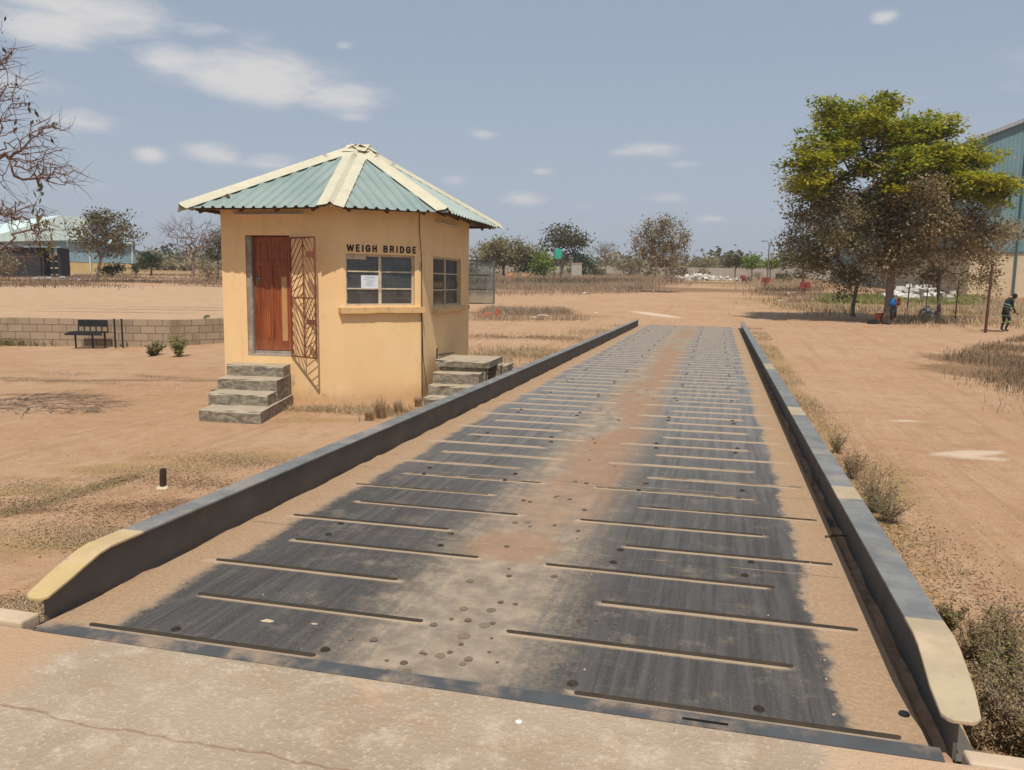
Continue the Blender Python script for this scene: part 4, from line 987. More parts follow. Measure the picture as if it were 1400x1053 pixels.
B_pale = barkmat('pale dry twigs', (.20, .15, .115), (.33, .26, .20)); B_red = barkmat('reddish dry twigs', (.14, .085, .07), (.25, .165, .13))
L_bright = leafmat('bright yellow green leaves', [(.36, .36, .022), (.46, .43, .03), (.24, .28, .018), (.52, .41, .04), (.40, .40, .025)], .45)
L_bright2 = leafmat('green leaves', [(.11, .16, .018), (.17, .21, .022), (.22, .24, .025)], .38)
L_brown = leafmat('dusty brown leaves', [(.31, .245, .135), (.38, .30, .17), (.22, .175, .10), (.44, .35, .21), (.25, .225, .11)], .35, .8)
L_rust = leafmat('rusty olive leaves', [(.17, .115, .05), (.22, .15, .06), (.12, .10, .04), (.26, .165, .075)], .25)
L_dark = leafmat('dark green leaves', [(.030, .055, .015), (.05, .08, .02), (.022, .04, .012)], .15, .5)
L_olive = leafmat('olive leaves', [(.10, .10, .035), (.14, .125, .045), (.075, .08, .03), (.17, .14, .06)], .25)
L_yel = leafmat('pale yellow green leaves', [(.24, .22, .07), (.17, .17, .05), (.30, .26, .10), (.13, .12, .04)], .3)
L_lime = leafmat('lime green leaves', [(.20, .28, .03), (.27, .33, .05), (.15, .22, .03)], .35)
L_dry = leafmat('dry tan weed leaves', [(.36, .25, .14), (.44, .32, .18), (.27, .18, .10), (.28, .23, .11)], .3, .8)
L_weed = leafmat('dull green weed leaves', [(.17, .18, .06), (.24, .22, .085), (.30, .22, .11)], .3, .7)

# ---- the big tree on the right and its shadowed neighbour
p = G(1213, 443); dp = depth(p); S_ = dp / F_
def rel(u, v, off=0): # offset from the tree foot to photo point (u,v) in the tree's own plane, pushed back by off
    q = at(u, v, dp + off); return (q.x - p.x, q.y - p.y, q.z - p.z)
def ell(u, v, ru, rv, off=0, ry=None): return (*rel(u, v, off), ru * S_, (ry or ru) * S_, rv * S_)
trunk = [rel(1213, 443), rel(1214, 425), rel(1216, 405), rel(1217, 388), rel(1219, 372), rel(1222, 340), rel(1218, 305)]
ells_t = [ell(1180, 180, 48, 26), ell(1250, 190, 48, 24, 1), ell(1132, 218, 34, 18, -1), ell(1312, 226, 46, 18), ell(1225, 226, 70, 30), ell(1125, 255, 26, 14, 1), ell(1318, 255, 44, 14, -1.5), ell(1205, 152, 22, 10), ell(1145, 160, 18, 8), ell(1240, 262, 66, 14)]
tree(p, 'tall spreading tree with bright yellow green crown above two red blocks', 'tree', None, 11, trunk, ells_t, 400, .013, B_grey, [L_bright, L_bright, L_bright2], per=72, spread=.28, size=.20,
     flat=.38, shell=.25, seglen=.55, cap_r=.42, sag=0, twigs=2, twig_len=.5, aspect=.5, name='spreading_tree', power=1.9, updir=1.3)
# lower storey of dusty brown foliage, a tree of its own just in front
p = G(1166, 421); dp = depth(p) - 0; S_ = dp / F_
p = G(1190, 436); dp = depth(p); S_ = dp / F_
p = G(1166, 433); dp = depth(p); S_ = dp / F_
trunk = [rel(1166, 433), rel(1166, 420), rel(1168, 408), rel(1172, 390), rel(1180, 370), rel(1190, 350)]
ells_b = [ell(1112, 298, 26, 18, -3), ell(1122, 345, 24, 22, -2.5), ell(1165, 318, 34, 26, -4.5), ell(1165, 376, 24, 16, -2.), ell(1212, 305, 30, 22, -5.), ell(1098, 262, 18, 8, -2), ell(1208, 345, 28, 20, -5), ell(1150, 285, 24, 12, -4.5)]
tree(p, 'drooping dusty brown tree with a thin trunk left of the tall green one', 'tree', None, 12, trunk, ells_b, 270, .011, B_grey, [L_brown, L_brown, L_brown, L_olive], per=52, spread=.30, size=.145,
     flat=.8, shell=.35, seglen=.45, cap_r=.17, twigs=2, twig_len=.5, aspect=.5, name='brown_tree', power=2.1)
p = G(1283, 437); dp = depth(p); S_ = dp / F_
trunk = [rel(1283, 437), rel(1284, 415), rel(1283, 395), rel(1285, 372), rel(1284, 350)]
ells_c = [ell(1272, 318, 38, 28, -4.5), ell(1312, 330, 34, 24, -3.5), ell(1262, 272, 32, 12, -5.5), ell(1345, 322, 30, 8), ell(1340, 352, 14, 12), ell(1300, 374, 28, 12), ell(1248, 345, 22, 22, -.5), ell(1385, 318, 14, 4), ell(1343, 380, 12, 10)]
tree(p, 'dusty brown tree in front of the blue warehouse wall', 'tree', None, 13, trunk, ells_c, 270, .011, B_grey, [L_brown, L_brown, L_brown, L_rust], per=52, spread=.30, size=.145,
     flat=.8, shell=.35, seglen=.45, cap_r=.15, twigs=2, twig_len=.5, aspect=.5, name='brown_tree', power=2.1)
# dark tree behind
p = G(1100, 399); dp = depth(p); S_ = dp / F_
trunk = [rel(1098, 399), rel(1098, 380), rel(1098, 366), rel(1100, 350)]
tree(p, 'dark evergreen tree standing behind the left edge of the brown tree', 'tree', None, 14, trunk, [ell(1098, 345, 30, 20), ell(1120, 335, 28, 20), ell(1085, 352, 18, 12)], 120, .02, B_dark, L_olive, per=60, spread=.5, size=.32, shell=.2, seglen=.9, cap_r=.3, name='evergreen_tree')

# ---- left edge: bare tree reaching into the frame
dpz = 11.0
q0 = at(-240, 520, dpz); p = Vector((q0.x, q0.y, H(q0.x, q0.y))); dp = dpz; S_ = dp / F_
trunk = [(0, 0, 0), (.05, 0, .6), (.02, .05, 1.2), rel(-225, 330), rel(-215, 260), rel(-205, 200)]
ells_l = [ell(-60, 60, 55, 40), ell(-70, 140, 60, 45), ell(-10, 130, 42, 50), ell(20, 210, 45, 36), ell(55, 235, 42, 16), ell(10, 290, 48, 30), ell(55, 180, 30, 20), ell(-90, 250, 90, 70), ell(-260, 200, 90, 110), ell(50, 315, 40, 20), ell(0, 90, 28, 35), ell(62, 240, 44, 20), ell(0, 340, 50, 18)]
tl_ = tree(p, 'leafless tree leaning in from the left edge with a few curled leaves', 'tree', None, 21, trunk, ells_l, 1300, .0062, B_red, [L_olive], per=2, spread=.05, size=.055, shell=.0, seglen=.22, cap_r=.16,
     twigs=3, twig_len=.22, frac=.03, name='bare_tree', power=2.5, aspect=.42, droop=.9, leaf_name='leaves')
rng = np.random.default_rng(4); cl = np.array([rel(*q) for q in ((22, 130), (35, 138), (5, 75), (62, 335), (70, 345), (58, 300), (52, 265), (45, 290), (30, 175), (50, 165))])
leaf_mesh(rng, cl, 12, .07, .06, 'leaves', L_olive, tl_, 1.2, .9, .45); leaf_mesh(rng, cl[3:6], 12, .06, .065, 'leaves', leafmat('orange leaves', [(.35, .17, .03), (.25, .16, .04)], .3), tl_, 1.2, .9, .45)

# ---- trees beyond the terrace
def simple_tree(u, v, label, cat, seed, top, wpx, leaf, bark=B_grey, ntips=90, per=40, size=.3, spread=.45, f=None, name='tree', lowpx=None, lean=0, group=None, tip=.02, twigs=0, shell=.25, lumps=5, flat=.7, d=None, cap=.22, frac=1., stem=None, twig_len=.7):
    global p, dp, S_
    p = G(u, v, f) if d is None else at(u, v, d)
    if d is not None: p.z = max(H(p.x, p.y), float(p.z) if f is not None else -9)
    dp = depth(p); S_ = dp / F_; hpx = v - top; low = lowpx if lowpx is not None else hpx * .35
    rr = random.Random(seed); E_ = []
    cy = (top + v - low) / 2; ry = (v - low - top) / 2
    for i in range(lumps):
        a = 2 * math.pi * i / lumps + rr.random(); k = .5
        E_.append(ell(u + lean + math.cos(a) * wpx * .27, cy + math.sin(a) * ry * .35, wpx * .30, ry * .62, rr.uniform(-1, 1) * wpx * .2 * S_))
    E_.append(ell(u + lean, cy, wpx * .36, ry * .85))
    st = stem or hpx * .3
    trunk = [(0, 0, 0), (*rel(u + lean * .15, v - st * .4),), rel(u + lean * .35, v - st * .8), rel(u + lean * .6, v - st * 1.2)]
    return tree(p, label, cat, group, seed, trunk, E_, ntips, tip, bark, leaf, per=per, spread=spread, size=size, shell=shell, seglen=max(.3, wpx * S_ * .09), cap_r=cap, name=name, flat=flat, twigs=twigs, frac=frac, twig_len=twig_len)
simple_tree(132, 387, 'rust and olive leaved tree in front of the turquoise warehouse', 'tree', 31, 293, 70, [L_rust, L_olive], B_pale, 170, 26, .30, .42, terr, 'rusty_tree', 34, 10, tip=.022, twigs=1)
simple_tree(264, 378, 'leafless grey tree left of the booth', 'tree', 32, 293, 78, None, B_red, 260, f=terr, name='bare_tree', tip=.018, twigs=4, lowpx=22, d=88)
simple_tree(207, 377, 'small round clipped dark green tree on a short stem', 'tree', 33, 345, 32, L_dark, B_dark, 70, 90, .16, .26, terr, 'round_tree', 7, twigs=0, shell=.3, lumps=4, d=80, flat=1.)
simple_tree(298, 380, 'green leafy tree half hidden behind the left wall of the booth', 'tree', 34, 312, 34, L_olive, B_dark, 80, 60, .28, .4, terr, 'leafy_tree', 18, d=92)
simple_tree(153, 378, 'low dark green bush right of the rusty tree', 'bush', 35, 359, 30, L_dark, B_dark, 50, 60, .22, .3, terr, 'bush', 1, d=84)
simple_tree(186, 376, 'tiny dark conifer shaped shrub by the cream wall', 'bush', 36, 358, 8, L_dark, B_dark, 20, 50, .2, .2, terr, 'bush', 1, d=100)
simple_tree(285, 379, 'grey dry shrub below the leafless tree', 'bush', 37, 361, 26, L_brown, B_grey, 50, 30, .22, .3, terr, 'bush', 1, d=86)
simple_tree(6, 379, 'grey green shrub in front of the dark shed', 'bush', 38, 346, 34, L_brown, B_grey, 60, 40, .25, .35, terr, 'bush', 1, d=80)
# ---- middle distance
simple_tree(893, 400, 'sparse brown leaved tree at the edge of the dirt road', 'tree', 41, 297, 66, [L_brown, L_rust], B_pale, 300, 15, .20, .26, None, 'roadside_tree', 26, 8, tip=.014, twigs=2, cap=.13, flat=1., twig_len=.5)
simple_tree(828, 378, 'flat topped leafless tree between the water tank and the brown tree', 'tree', 42, 333, 40, None, B_grey, 200, None, name='bare_tree', tip=.022, twigs=4, lowpx=26, d=150, cap=.25)
simple_tree(768, 378, 'tallest dark olive tree behind the green tank', 'tree', 43, 308, 62, L_olive, B_dark, 150, 40, .55, .8, None, 'olive_tree', 18, 4, d=140, tip=.04, cap=.5)
simple_tree(688, 378, 'pale yellow green tree right of the open casement', 'tree', 44, 331, 72, [L_yel, L_brown], B_grey, 150, 34, .42, .65, None, 'pale_tree', 10, 2, d=120, tip=.03, twigs=1, cap=.3)
simple_tree(722, 380, 'brown and green tree beside the pale yellow one', 'tree', 45, 340, 40, [L_olive, L_rust], B_grey, 90, 40, .40, .6, None, 'leafy_tree', 6, d=122, cap=.3)
simple_tree(742, 380, 'lime green bushy clump left of the green tank', 'bush', 46, 345, 30, L_lime, B_grey, 70, 50, .40, .5, None, 'bush', 3, d=118)
simple_tree(800, 382, 'dark green shrub right of the block pillar', 'bush', 47, 345, 26, L_dark, B_dark, 60, 50, .4, .5, None, 'bush', 3, d=140)
simple_tree(652, 380, 'small grey tree showing just past the booth corner', 'tree', 48, 336, 30, None, B_grey, 110, None, name='bare_tree', tip=.03, twigs=3, lowpx=14, d=130)
simple_tree(862, 378, 'low brown bush in front of the far boundary wall', 'bush', 49, 357, 42, L_brown, B_grey, 70, 40, .45, .6, None, 'bush', 2, d=150)
simple_tree(815, 381, 'green shrub low against the boundary wall', 'bush', 50, 368, 20, L_olive, B_grey, 30, 40, .35, .4, None, 'bush', 1, d=135)
simple_tree(1005, 378, 'small green tree left of the lamp post', 'tree', 51, 351, 30, L_olive, B_grey, 80, 40, .4, .5, None, 'leafy_tree', 12, d=130)
simple_tree(1028, 378, 'brighter green tree close to the lamp post', 'tree', 52, 350, 22, L_lime, B_grey, 60, 40, .35, .45, None, 'leafy_tree', 11, d=125)
simple_tree(1053, 380, 'star shaped green palm like tree behind the lamp post', 'tree', 53, 355, 22, L_lime, B_grey, 40, 50, .35, .3, None, 'leafy_tree', 12, d=115)
simple_tree(975, 374, 'brown thorn tree on the skyline left of the road end', 'tree', 54, 353, 56, L_brown, B_grey, 100, 40, .5, .7, None, 'thorn_tree', 6, d=190, tip=.03)
simple_tree(1037, 384, 'dry roadside shrub below the green trees', 'bush', 55, 372, 14, L_brown, B_grey, 30, 30, .2, .25, None, 'bush', 1)
simple_tree(1072, 386, 'dull green shrub between the red signs', 'bush', 56, 374, 26, L_olive, B_grey, 40, 40, .25, .3, None, 'bush', 1)
simple_tree(1020, 388, 'dry brown shrub beside the far red sign', 'bush', 57, 376, 14, L_brown, B_grey, 25, 30, .2, .22, None, 'bush', 1)
simple_tree(918, 389, 'dry purple brown shrub right of the roadside tree', 'bush', 58, 372, 24, None, B_red, 90, f=None, name='bush', lowpx=1, twigs=6, tip=.012, twig_len=.5)

# ================================================================== BUILDINGS
def sheetmat(name, c, rib=.35, rough=.6, dirt=.3):
    m = NT(name); v = m.P; X = m.xyz(v); n1 = m.noise(.4, 5, .6, v); n2 = m.noise(2.5, 5, .65, v, (1, 1, .25))
    cc = m.mix(m.step(n1, .3, .7), tuple(x * .9 for x in c), tuple(x * 1.08 for x in c)); cc = m.mix(m.math('MULTIPLY', m.step(n2, .5, .8), dirt), cc, tuple(x * .62 for x in c))
    wv = m.math('ABSOLUTE', m.math('SUBTRACT', m.math('FRACT', m.math('DIVIDE', m.math('ADD', X[0], X[1]), rib)), .5)); rr = m.step(wv, .36, .46)
    m.col(cc); m.set(rough, 0, .4); m.bump(rr, .8, .04); return m.m
M_teal = sheetmat('teal cladding', (.135, .225, .245)); M_turq = sheetmat('pale turquoise roof', (.42, .60, .58), .5, .5, .15); M_blue = sheetmat('pale blue cladding', (.24, .37, .44)); 
M_crm = basic('cream plaster', (.52, .42, .28), .9, .12, 1.5, bump=.15, dirt=(.40, .29, .18, .5), dscale=.6)
M_yel = basic('yellow plaster', (.62, .44, .20), .9, .12, 1.5, dirt=(.42, .27, .15, .4), dscale=.6)
M_trim = basic('dark trim', (.16, .13, .12), .7, .2, 3); M_white = basic('off white sheet metal', (.62, .62, .58), .6, .12, 3)
M_pipe = basic('teal downpipe', (.055, .13, .145), .6, .2, 3)
# right warehouse: gable end facing us
pc = G(1322, 404); D = depth(pc)
rgt = Vector((math.cos(YW), math.sin(YW), 0)); fwd = Vector((-math.sin(YW), math.cos(YW), 0))
e = (rgt * .985 - fwd * .17).normalized(); nb = Vector((-e.y, e.x, 0))      # along the gable wall / away from the camera
zb = H(pc.x, pc.y) - .6; sc_ = D / F_
def hgt(v): return at(1322, v, D).z
wh = empty('warehouse', (pc.x, pc.y, zb), math.atan2(e.y, e.x), 'tall teal clad warehouse with cream lower wall behind the big tree at the right edge', 'building')
zt_ = lambda v: hgt(v) - zb
L_ = 46; zc_, ze_ = zt_(343), zt_(195)
slope = .40; zr_ = ze_ + slope * L_ / 2
b = MB().add([(0, 0, 0), (L_, 0, 0), (L_, 0, zc_), (0, 0, zc_), (0, 60, 0), (0, 60, zc_)], [(0, 1, 2, 3), (4, 0, 3, 5)]); b.build('cream_wall', M_crm, wh)
b = MB().add([(0, -.05, zc_ - .1), (L_, -.05, zc_ - .1), (L_, -.05, ze_), (L_ / 2, -.05, zr_), (0, -.05, ze_), (-.05, 60, zc_ - .1), (-.05, 60, ze_), (-.05, -.05, zc_ - .1), (-.05, -.05, ze_)], [(0, 1, 2, 3, 4), (5, 7, 8, 6)]); b.build('cladding', M_teal, wh)
b = MB(); 
for (xa, za, xb, zbb) in ((-.5, ze_ - .2, L_ / 2, zr_), (L_ / 2, zr_, L_ + .5, ze_ - .2)):
    b.add([(xa, -.5, za), (xb, -.5, zbb), (xb, 60, zbb), (xa, 60, za), (xa, -.5, za + .35), (xb, -.5, zbb + .35), (xb, 60, zbb + .35), (xa, 60, za + .35)], [(0, 1, 5, 4), (4, 5, 6, 7), (0, 3, 2, 1), (0, 4, 7, 3), (1, 2, 6, 5)])
b.build('roof', sheetmat('grey roof edge', (.30, .31, .32)), wh)
for xx in (3.9, 10.5, 17.): MB().tube([(xx, -.2, .3), (xx, -.2, ze_ + slope * xx - .1)], .09, 8).build('downpipe', M_pipe, wh)
MB().b2(.6, 2.6, -1.1, -.052, zt_(268), zt_(268) + .16).build('canopy', M_pipe, wh)
MB().b2(0.1, L_, -.14, -.051, zc_ - .18, zc_ - .06).build('flashing', M_pipe, wh)
# left warehouse
pl_ = at(-70, 379, 125); pr_ = at(186, 377, 150)
e = Vector((pr_.x - pl_.x, pr_.y - pl_.y, 0)); LL = e.length; e.normalize(); zb = min(float(terr(pl_.x, pl_.y)), H(pl_.x, pl_.y)) - .8
wl = empty('warehouse', (pl_.x, pl_.y, zb), math.atan2(e.y, e.x), 'long pale turquoise roofed warehouse with yellow base far behind the terrace', 'building')
def onwall(u, v):
    r = CM.T @ np.array([(u - 700) / F_, 1., -(v - 526.5) / F_]); n = Vector((-e.y, e.x)); t = (pl_.x * n.x + pl_.y * n.y) / (r[0] * n.x + r[1] * n.y)
    q = Vector((r[0] * t, r[1] * t)); return (q - pl_.xy).dot(Vector((e.x, e.y))), r[2] * t + CH - zb
zc_ = onwall(92, 358)[1]; ze_ = onwall(92, 328)[1]; xr = onwall(122, 300)[0]
MB().add([(0, 0, 0), (LL, 0, 0), (LL, 0, zc_), (0, 0, zc_), (LL, 30, 0), (LL, 30, zc_)], [(0, 1, 2, 3), (1, 4, 5, 2)]).build('yellow_wall', M_yel, wl)
MB().add([(0, -.05, zc_), (LL, -.05, zc_), (LL, -.05, ze_), (0, -.05, ze_), (LL + .05, 30, zc_), (LL + .05, 30, ze_), (LL + .05, -.05, zc_), (LL + .05, -.05, ze_)], [(0, 1, 2, 3), (6, 4, 5, 7)]).build('cladding', M_blue, wl)
x0 = onwall(48, 320)[0]; x1 = onwall(120, 320)[0]
V = [(-6, -.7, ze_ - .1), (LL + .5, -.7, ze_ - .1), (LL + .5, 14, ze_ + 1.5), (-6, 14, ze_ + 1.5)]
MB().add(V + [(a, b_, c_ - .2) for a, b_, c_ in V], [(0, 1, 2, 3), (4, 5, 1, 0), (1, 5, 6, 2), (4, 7, 6, 5)]).build('roof', M_turq, wl)
zr2 = onwall(80, 292)[1]
gp = [onwall(*q) for q in ((-30, 329), (80, 294.5), (117, 299), (117, 328), (-30, 331))]
gv = [(a_[0], -.75, a_[1]) for a_ in gp] + [(a_[0] + 3, 24, a_[1]) for a_ in gp]
MB().add(gv, [(0, 4, 3, 2, 1), (0, 1, 6, 5), (1, 2, 7, 6), (2, 3, 8, 7)]).build('gable', sheetmat('very pale turquoise', (.62, .76, .72), .8, .6, .08), wl)
for u_ in (92, 122, 180):
    xx = onwall(u_, 350)[0]; MB().b2(xx - .12, xx + .12, -.25, -.08, .4, ze_ - .1).build('downpipe', M_white, wl)
# dark netted shed
ps = at(-60, 382, 96); e2 = rgt; zb = float(terr(ps.x, ps.y)) - .6
sh = empty('shed', (ps.x, ps.y, zb), YW, 'dark netting covered shed in front of the turquoise warehouse', 'shed')
wS = px(143, 96); hS = px(382 - 339, 96) + .6
M_net = basic('dark shade netting', (.028, .027, .030), .9, .3, 1.5)
b = MB().b2(0, wS - px(26, 96), 0, 2, 0, hS); b.build('netting_wall', M_net, sh)
b = MB(); xo = wS - px(26, 96)
for xx in (xo + .3, xo + 1.5, wS): b.b2(xx - .08, xx + .08, -.05, .12, 0, hS)
b.b2(wS - .3, wS + .12, .13, 2, 0, hS); b.build('post', basic('dark shed post', (.035, .03, .03), .9), sh)
MB().b2(-.3, wS + .4, -.4, 2.4, hS + .002, hS + .22).build('roof', sheetmat('blue grey shed roof', (.20, .28, .34)), sh)
b = MB()
for k in range(4): b.b2(xo + .1, wS - .3, 1.7, 1.8, .5 + k * .8, 1.15 + k * .8)
b.build('stacked_panel', basic('blue grey panels', (.07, .10, .12), .8, .3, 2), sh)

# far boundary wall
M_bound = basic('grey boundary wall', (.40, .35, .29), .95, .15, .6, dirt=(.26, .21, .16, .5), dscale=.3)
pts = [at(470, 370, 178), at(700, 371, 172), at(1000, 370, 160), at(1200, 372, 150), at(1330, 374, 150)]
bd = wall_obj('boundary_wall', pts, .25, lambda q: H(q.x, q.y) + 1.9, lambda q: H(q.x, q.y) - .5, M_bound, 8)
tag(bd, 'long pale grey boundary wall across the far side of the yard', 'wall')
# pillar with black tank, green tank on a stand
p = at(788, 377, 128); p.z = H(p.x, p.y); S_ = 128 / F_
t = empty('tank_pillar', p, R(12), 'grey concrete block pillar carrying the black water tank', 'pillar')
w_ = 14 * S_; hp = px(377 - 359, 128) + .3; b = MB().b2(-w_ / 2, w_ / 2, -w_ / 2, w_ / 2, -.3, hp); o = b.build('pillar', basic('pale concrete blocks', (.40, .38, .32), .95, .25, 1.2, dirt=(.2, .18, .14, .6), dscale=.8), t)
MB().b2(-w_ / 2 - .06, w_ / 2 + .06, -w_ / 2 - .06, w_ / 2 + .06, hp + .002, hp + .14).build('slab', M_conc, t)
M_blk = basic('black plastic tank', (.012, .014, .018), .4, .2, 3, 0, .5)
t2_ = empty('water_tank', p + Vector((0, 0, hp + .145)), 0, 'black ribbed water tank standing on the block pillar', 'water tank')
rw = 5.2 * S_; prof = []
for k in range(7): z_ = k * .22; prof += [(rw, z_), (rw, z_ + .14), (rw * .96, z_ + .17), (rw * .96, z_ + .20)]
prof += [(rw * .8, 1.62), (rw * .3, 1.78), (rw * .28, 1.9)]; MB().lathe((0, 0, 0), prof, 24).build('tank_body', M_blk, t2_, True)
MB().lathe((0, 0, 1.902), [(rw * .34, 0), (rw * .34, .08), (rw * .1, .12)], 16).build('lid', M_blk, t2_)
p = at(762, 380, 122); p.z = H(p.x, p.y); S_ = 122 / F_
t = empty('tank_stand', p, R(20), 'thin steel stand under the green plastic tank', 'stand'); hh = px(380 - 353, 122); a = 4.2 * S_
b = MB()
for sx_ in (-a, a):
    for sy_ in (-a, a): b.bar((sx_, sy_, -.2), (sx_, sy_, hh), .08)
b.build('leg', basic('dark steel', (.05, .045, .04), .7), t); MB().b2(-a - .08, a + .08, -a - .08, a + .08, hh + .001, hh + .1).build('platform', M_trim, t)
t = empty('water_tank', p + Vector((0, 0, hh + .101)), R(20), 'bright sea green square plastic tank raised above the bushes', 'water tank')
b = MB().b2(-a, a, -a, a, 0, px(13, 122)); 
for k in range(5): x_ = -a + 2 * a * (k + .5) / 5; b.b2(x_ - .04, x_ + .04, -a - .04, -a - .001, .1, px(13, 122) - .1)
b.build('tank_body', basic('sea green plastic', (.03, .42, .28), .5, .12, 2), t)
b = MB().b2(-a * .3, a * .3, -a * .3, a * .3, px(13, 122) + .001, px(13, 122) + .15); b.build('lid', basic('sea green lid', (.03, .36, .24), .5), t)
# orange low wall
p = at(708, 373, 118); p.z = H(p.x, p.y); t = empty('low_wall', p, YW, 'short orange plastered wall low in the far grass', 'wall'); a = px(16, 118)
b = MB().b2(-a, -a * .2, 0, .3, -.3, .95); b.b2(a * .3, a, .0, .3, -.3, .9); b.build('wall_panel', basic('orange plaster', (.60, .30, .15), .9), t); MB().b2(-a * .19, a * .29, .05, .28, -.3, .6).build('low_panel', basic('dark orange plaster', (.36, .16, .09), .9), t)
# lamp post
p = at(1049, 386, 95); p.z = H(p.x, p.y); ht = px(386 - 331, 95); t = empty('lamp_post', p, YW, 'tall dark lamp post with a curved arm beyond the road', 'lamp post')
MB().tube([(0, 0, -.2), (0, 0, ht)], [.10, .07], 8).build('pole', M_trim, t); b = MB(); b.tube([(0, 0, ht), (-.1, 0, ht + .45), (-.35, 0, ht + .62), (-.6, 0, ht + .60)], .035, 6); b.build('arm', M_trim, t)
b = MB().box((-.72, 0, ht + .58), (.45, .18, .10)); b.build('lamp_head', M_trim, t, bevel=.03)
# red signs
M_red = basic('faded red paint', (.25, .045, .035), .7, .25, 3); M_post = basic('rusty post', (.10, .045, .035), .9, .3, 4); M_sgn = basic('dark weathered patch', (.07, .04, .035), .9)
def sign(u, v, d, wpx_, hpx_, stp, label, split=False):
    p = at(u, v, d); p.z = H(p.x, p.y); S = d / F_; t = empty('sign', p, YW + R(6), label, 'sign'); W_ = wpx_ * S; H_ = hpx_ * S; zz = stp * S
    MB().b2(-.06, .06, 0, .08, -.2, zz + H_).build('post', M_post, t)
    MB().b2(-W_ / 2, W_ / 2, -.05, -.002, zz, zz + H_).build('sign_board', M_red, t, bevel=.01)
    rr = random.Random(int(u)); b = MB(); V = [(W_ * .02 + W_ * .10 * math.cos(a) * (1 + .3 * rr.random()), -.053, zz + H_ * .45 + H_ * .36 * math.sin(a)) for a in [k * math.pi / 5 for k in range(10)]]
    b.add(V, [tuple(range(10))]); b.build('worn_patch', M_sgn, t)
sign(1100, 404, 72, 15, 8.5, 8, 'red board on a short post nearest the big tree'); sign(1046, 396, 86, 11, 7, 9, 'red board on a post beside the lamp post'); sign(1015, 386, 110, 7, 5.5, 6, 'smallest red board furthest up the roadside')
# white rubble heaps
M_rub = basic('white rubble', (.62, .58, .52), .95, .25, 2); 
def rubble(name, uv0, uv1, d, n, r0, h, label, cat='rubble heap', mat=None, seed=3):
    a, b_ = at(*uv0, d), at(*uv1, d); rr = random.Random(seed); mb = MB()
    for i in range(n):
        f = rr.random(); q = a.lerp(b_, f); q = q + fwd * rr.gauss(0, 1.4) * h; s_ = r0 * rr.uniform(.4, 1.2)
        z_ = H(q.x, q.y) + rr.random() * h * (1 - abs(2 * f - 1) ** 2); M = Matrix.Rotation(rr.random() * 3, 3, 'Z') @ Matrix.Rotation(rr.uniform(-.6, .6), 3, 'X')
        mb.box((q.x - a.x, q.y - a.y, z_ - H(a.x, a.y)), (s_ * rr.uniform(.6, 1.6), s_, s_ * rr.uniform(.3, .8)), 0, M)
    o = mb.build(name, mat or M_rub); o.location = (a.x, a.y, H(a.x, a.y)); tag(o, label, cat, kind='stuff'); return o
rubble('rubble', (912, 374), (1010, 373), 130, 200, .5, .9, 'pale heap of broken rubble at the end of the dirt road')
rubble('rubble', (1222, 404), (1290, 404), 62, 150, .5, 1.1, 'white heap of material glimpsed behind the big tree trunk', seed=8)
rubble('debris', (30, 386), (118, 386), 84, 60, .35, .35, 'scattered dark and white scrap lying in front of the netted shed', 'debris', basic('mixed scrap', (.30, .27, .24), .9, .8, .8), 5)
# low dark slab of rubbish + mound
b = MB(); o = None

# ================================================================== SMALL THINGS
def put(u, v, f=None): q = G(u, v, f); return q
# bollard stump
p = put(223, 668); t = empty('stump_post', p, R(10), 'short black burnt timber stump set in a lump of concrete near the left rail', 'post')
b = MB(); b.tube([(0, 0, 0), (.005, 0, .10), (.012, .0, .205)], [.036, .033, .028], 7); b.tube([(-.022, .01, 0), (-.020, .01, .19)], [.018, .014], 5); b.build('stake', basic('charred timber', (.05, .032, .022), .9, .5, 12, bump=.5), t)
b = MB(); rr = random.Random(2); prof = [(.07, -.03), (.066, .008), (.045, .026), (.03, .03)]; b.lathe((0, 0, 0), prof, 9); b.v = [(x_ + rr.uniform(-.015, .015), y_ + rr.uniform(-.015, .015), z_ + rr.uniform(-.006, .006)) for x_, y_, z_ in b.v]; b.build('concrete_footing', basic('pale footing', (.55, .46, .32), .95, .3, 15, bump=.4), t)
# bench in front of the block wall
p = G(132, 476); D = depth(p); S_ = D / F_; ang = math.atan2(aa.y, aa.x)
t = empty('bench', p, ang, 'black metal bench frame with open backrest standing against the block wall', 'bench')
M_bm = basic('black painted metal', (.022, .024, .026), .6, .4, 6, .2, .4)
W_ = 62 * S_; xl, xr = -W_ * .46, W_ * .20; zs = 21 * S_; zt2 = 38 * S_
for xx in (xl + W_ * .0, -W_ * .08, xr): MB().bar((xx, 0, -.03), (xx, 0, zs), .035).build('leg', M_bm, t)
b = MB()
for k in range(5): b.b2(xl - .04, xr + .04, -.32 + k * .10, -.25 + k * .10, zs + .002, zs + .04)
b.b2(xl - .12, xr + .08, -.34, -.30, zs - .06, zs - .001); b.build('seat', M_bm, t)
b = MB(); b.b2(xl, xr, .16, .20, zt2 - .20, zt2)
for k in range(6): xx = xl + (xr - xl) * k / 5; b.bar((xx, .18, zs + .041), (xx, .18, zt2 - .201), .028)
b.build('backrest', M_bm, t)
for i, (u_, lab) in enumerate(((158, 'thin black pole standing right of the bench, the nearer to the bench'), (168, 'thin black pole standing right of the bench, the further from the bench'))):
    p2_ = G(u_, 476); o = MB().bar((0, 0, -.1), (0, 0, px(40, depth(p2_))), .035).build('pole', M_bm); o.location = p2_; tag(o, lab, 'pole', 'black poles beside the bench')
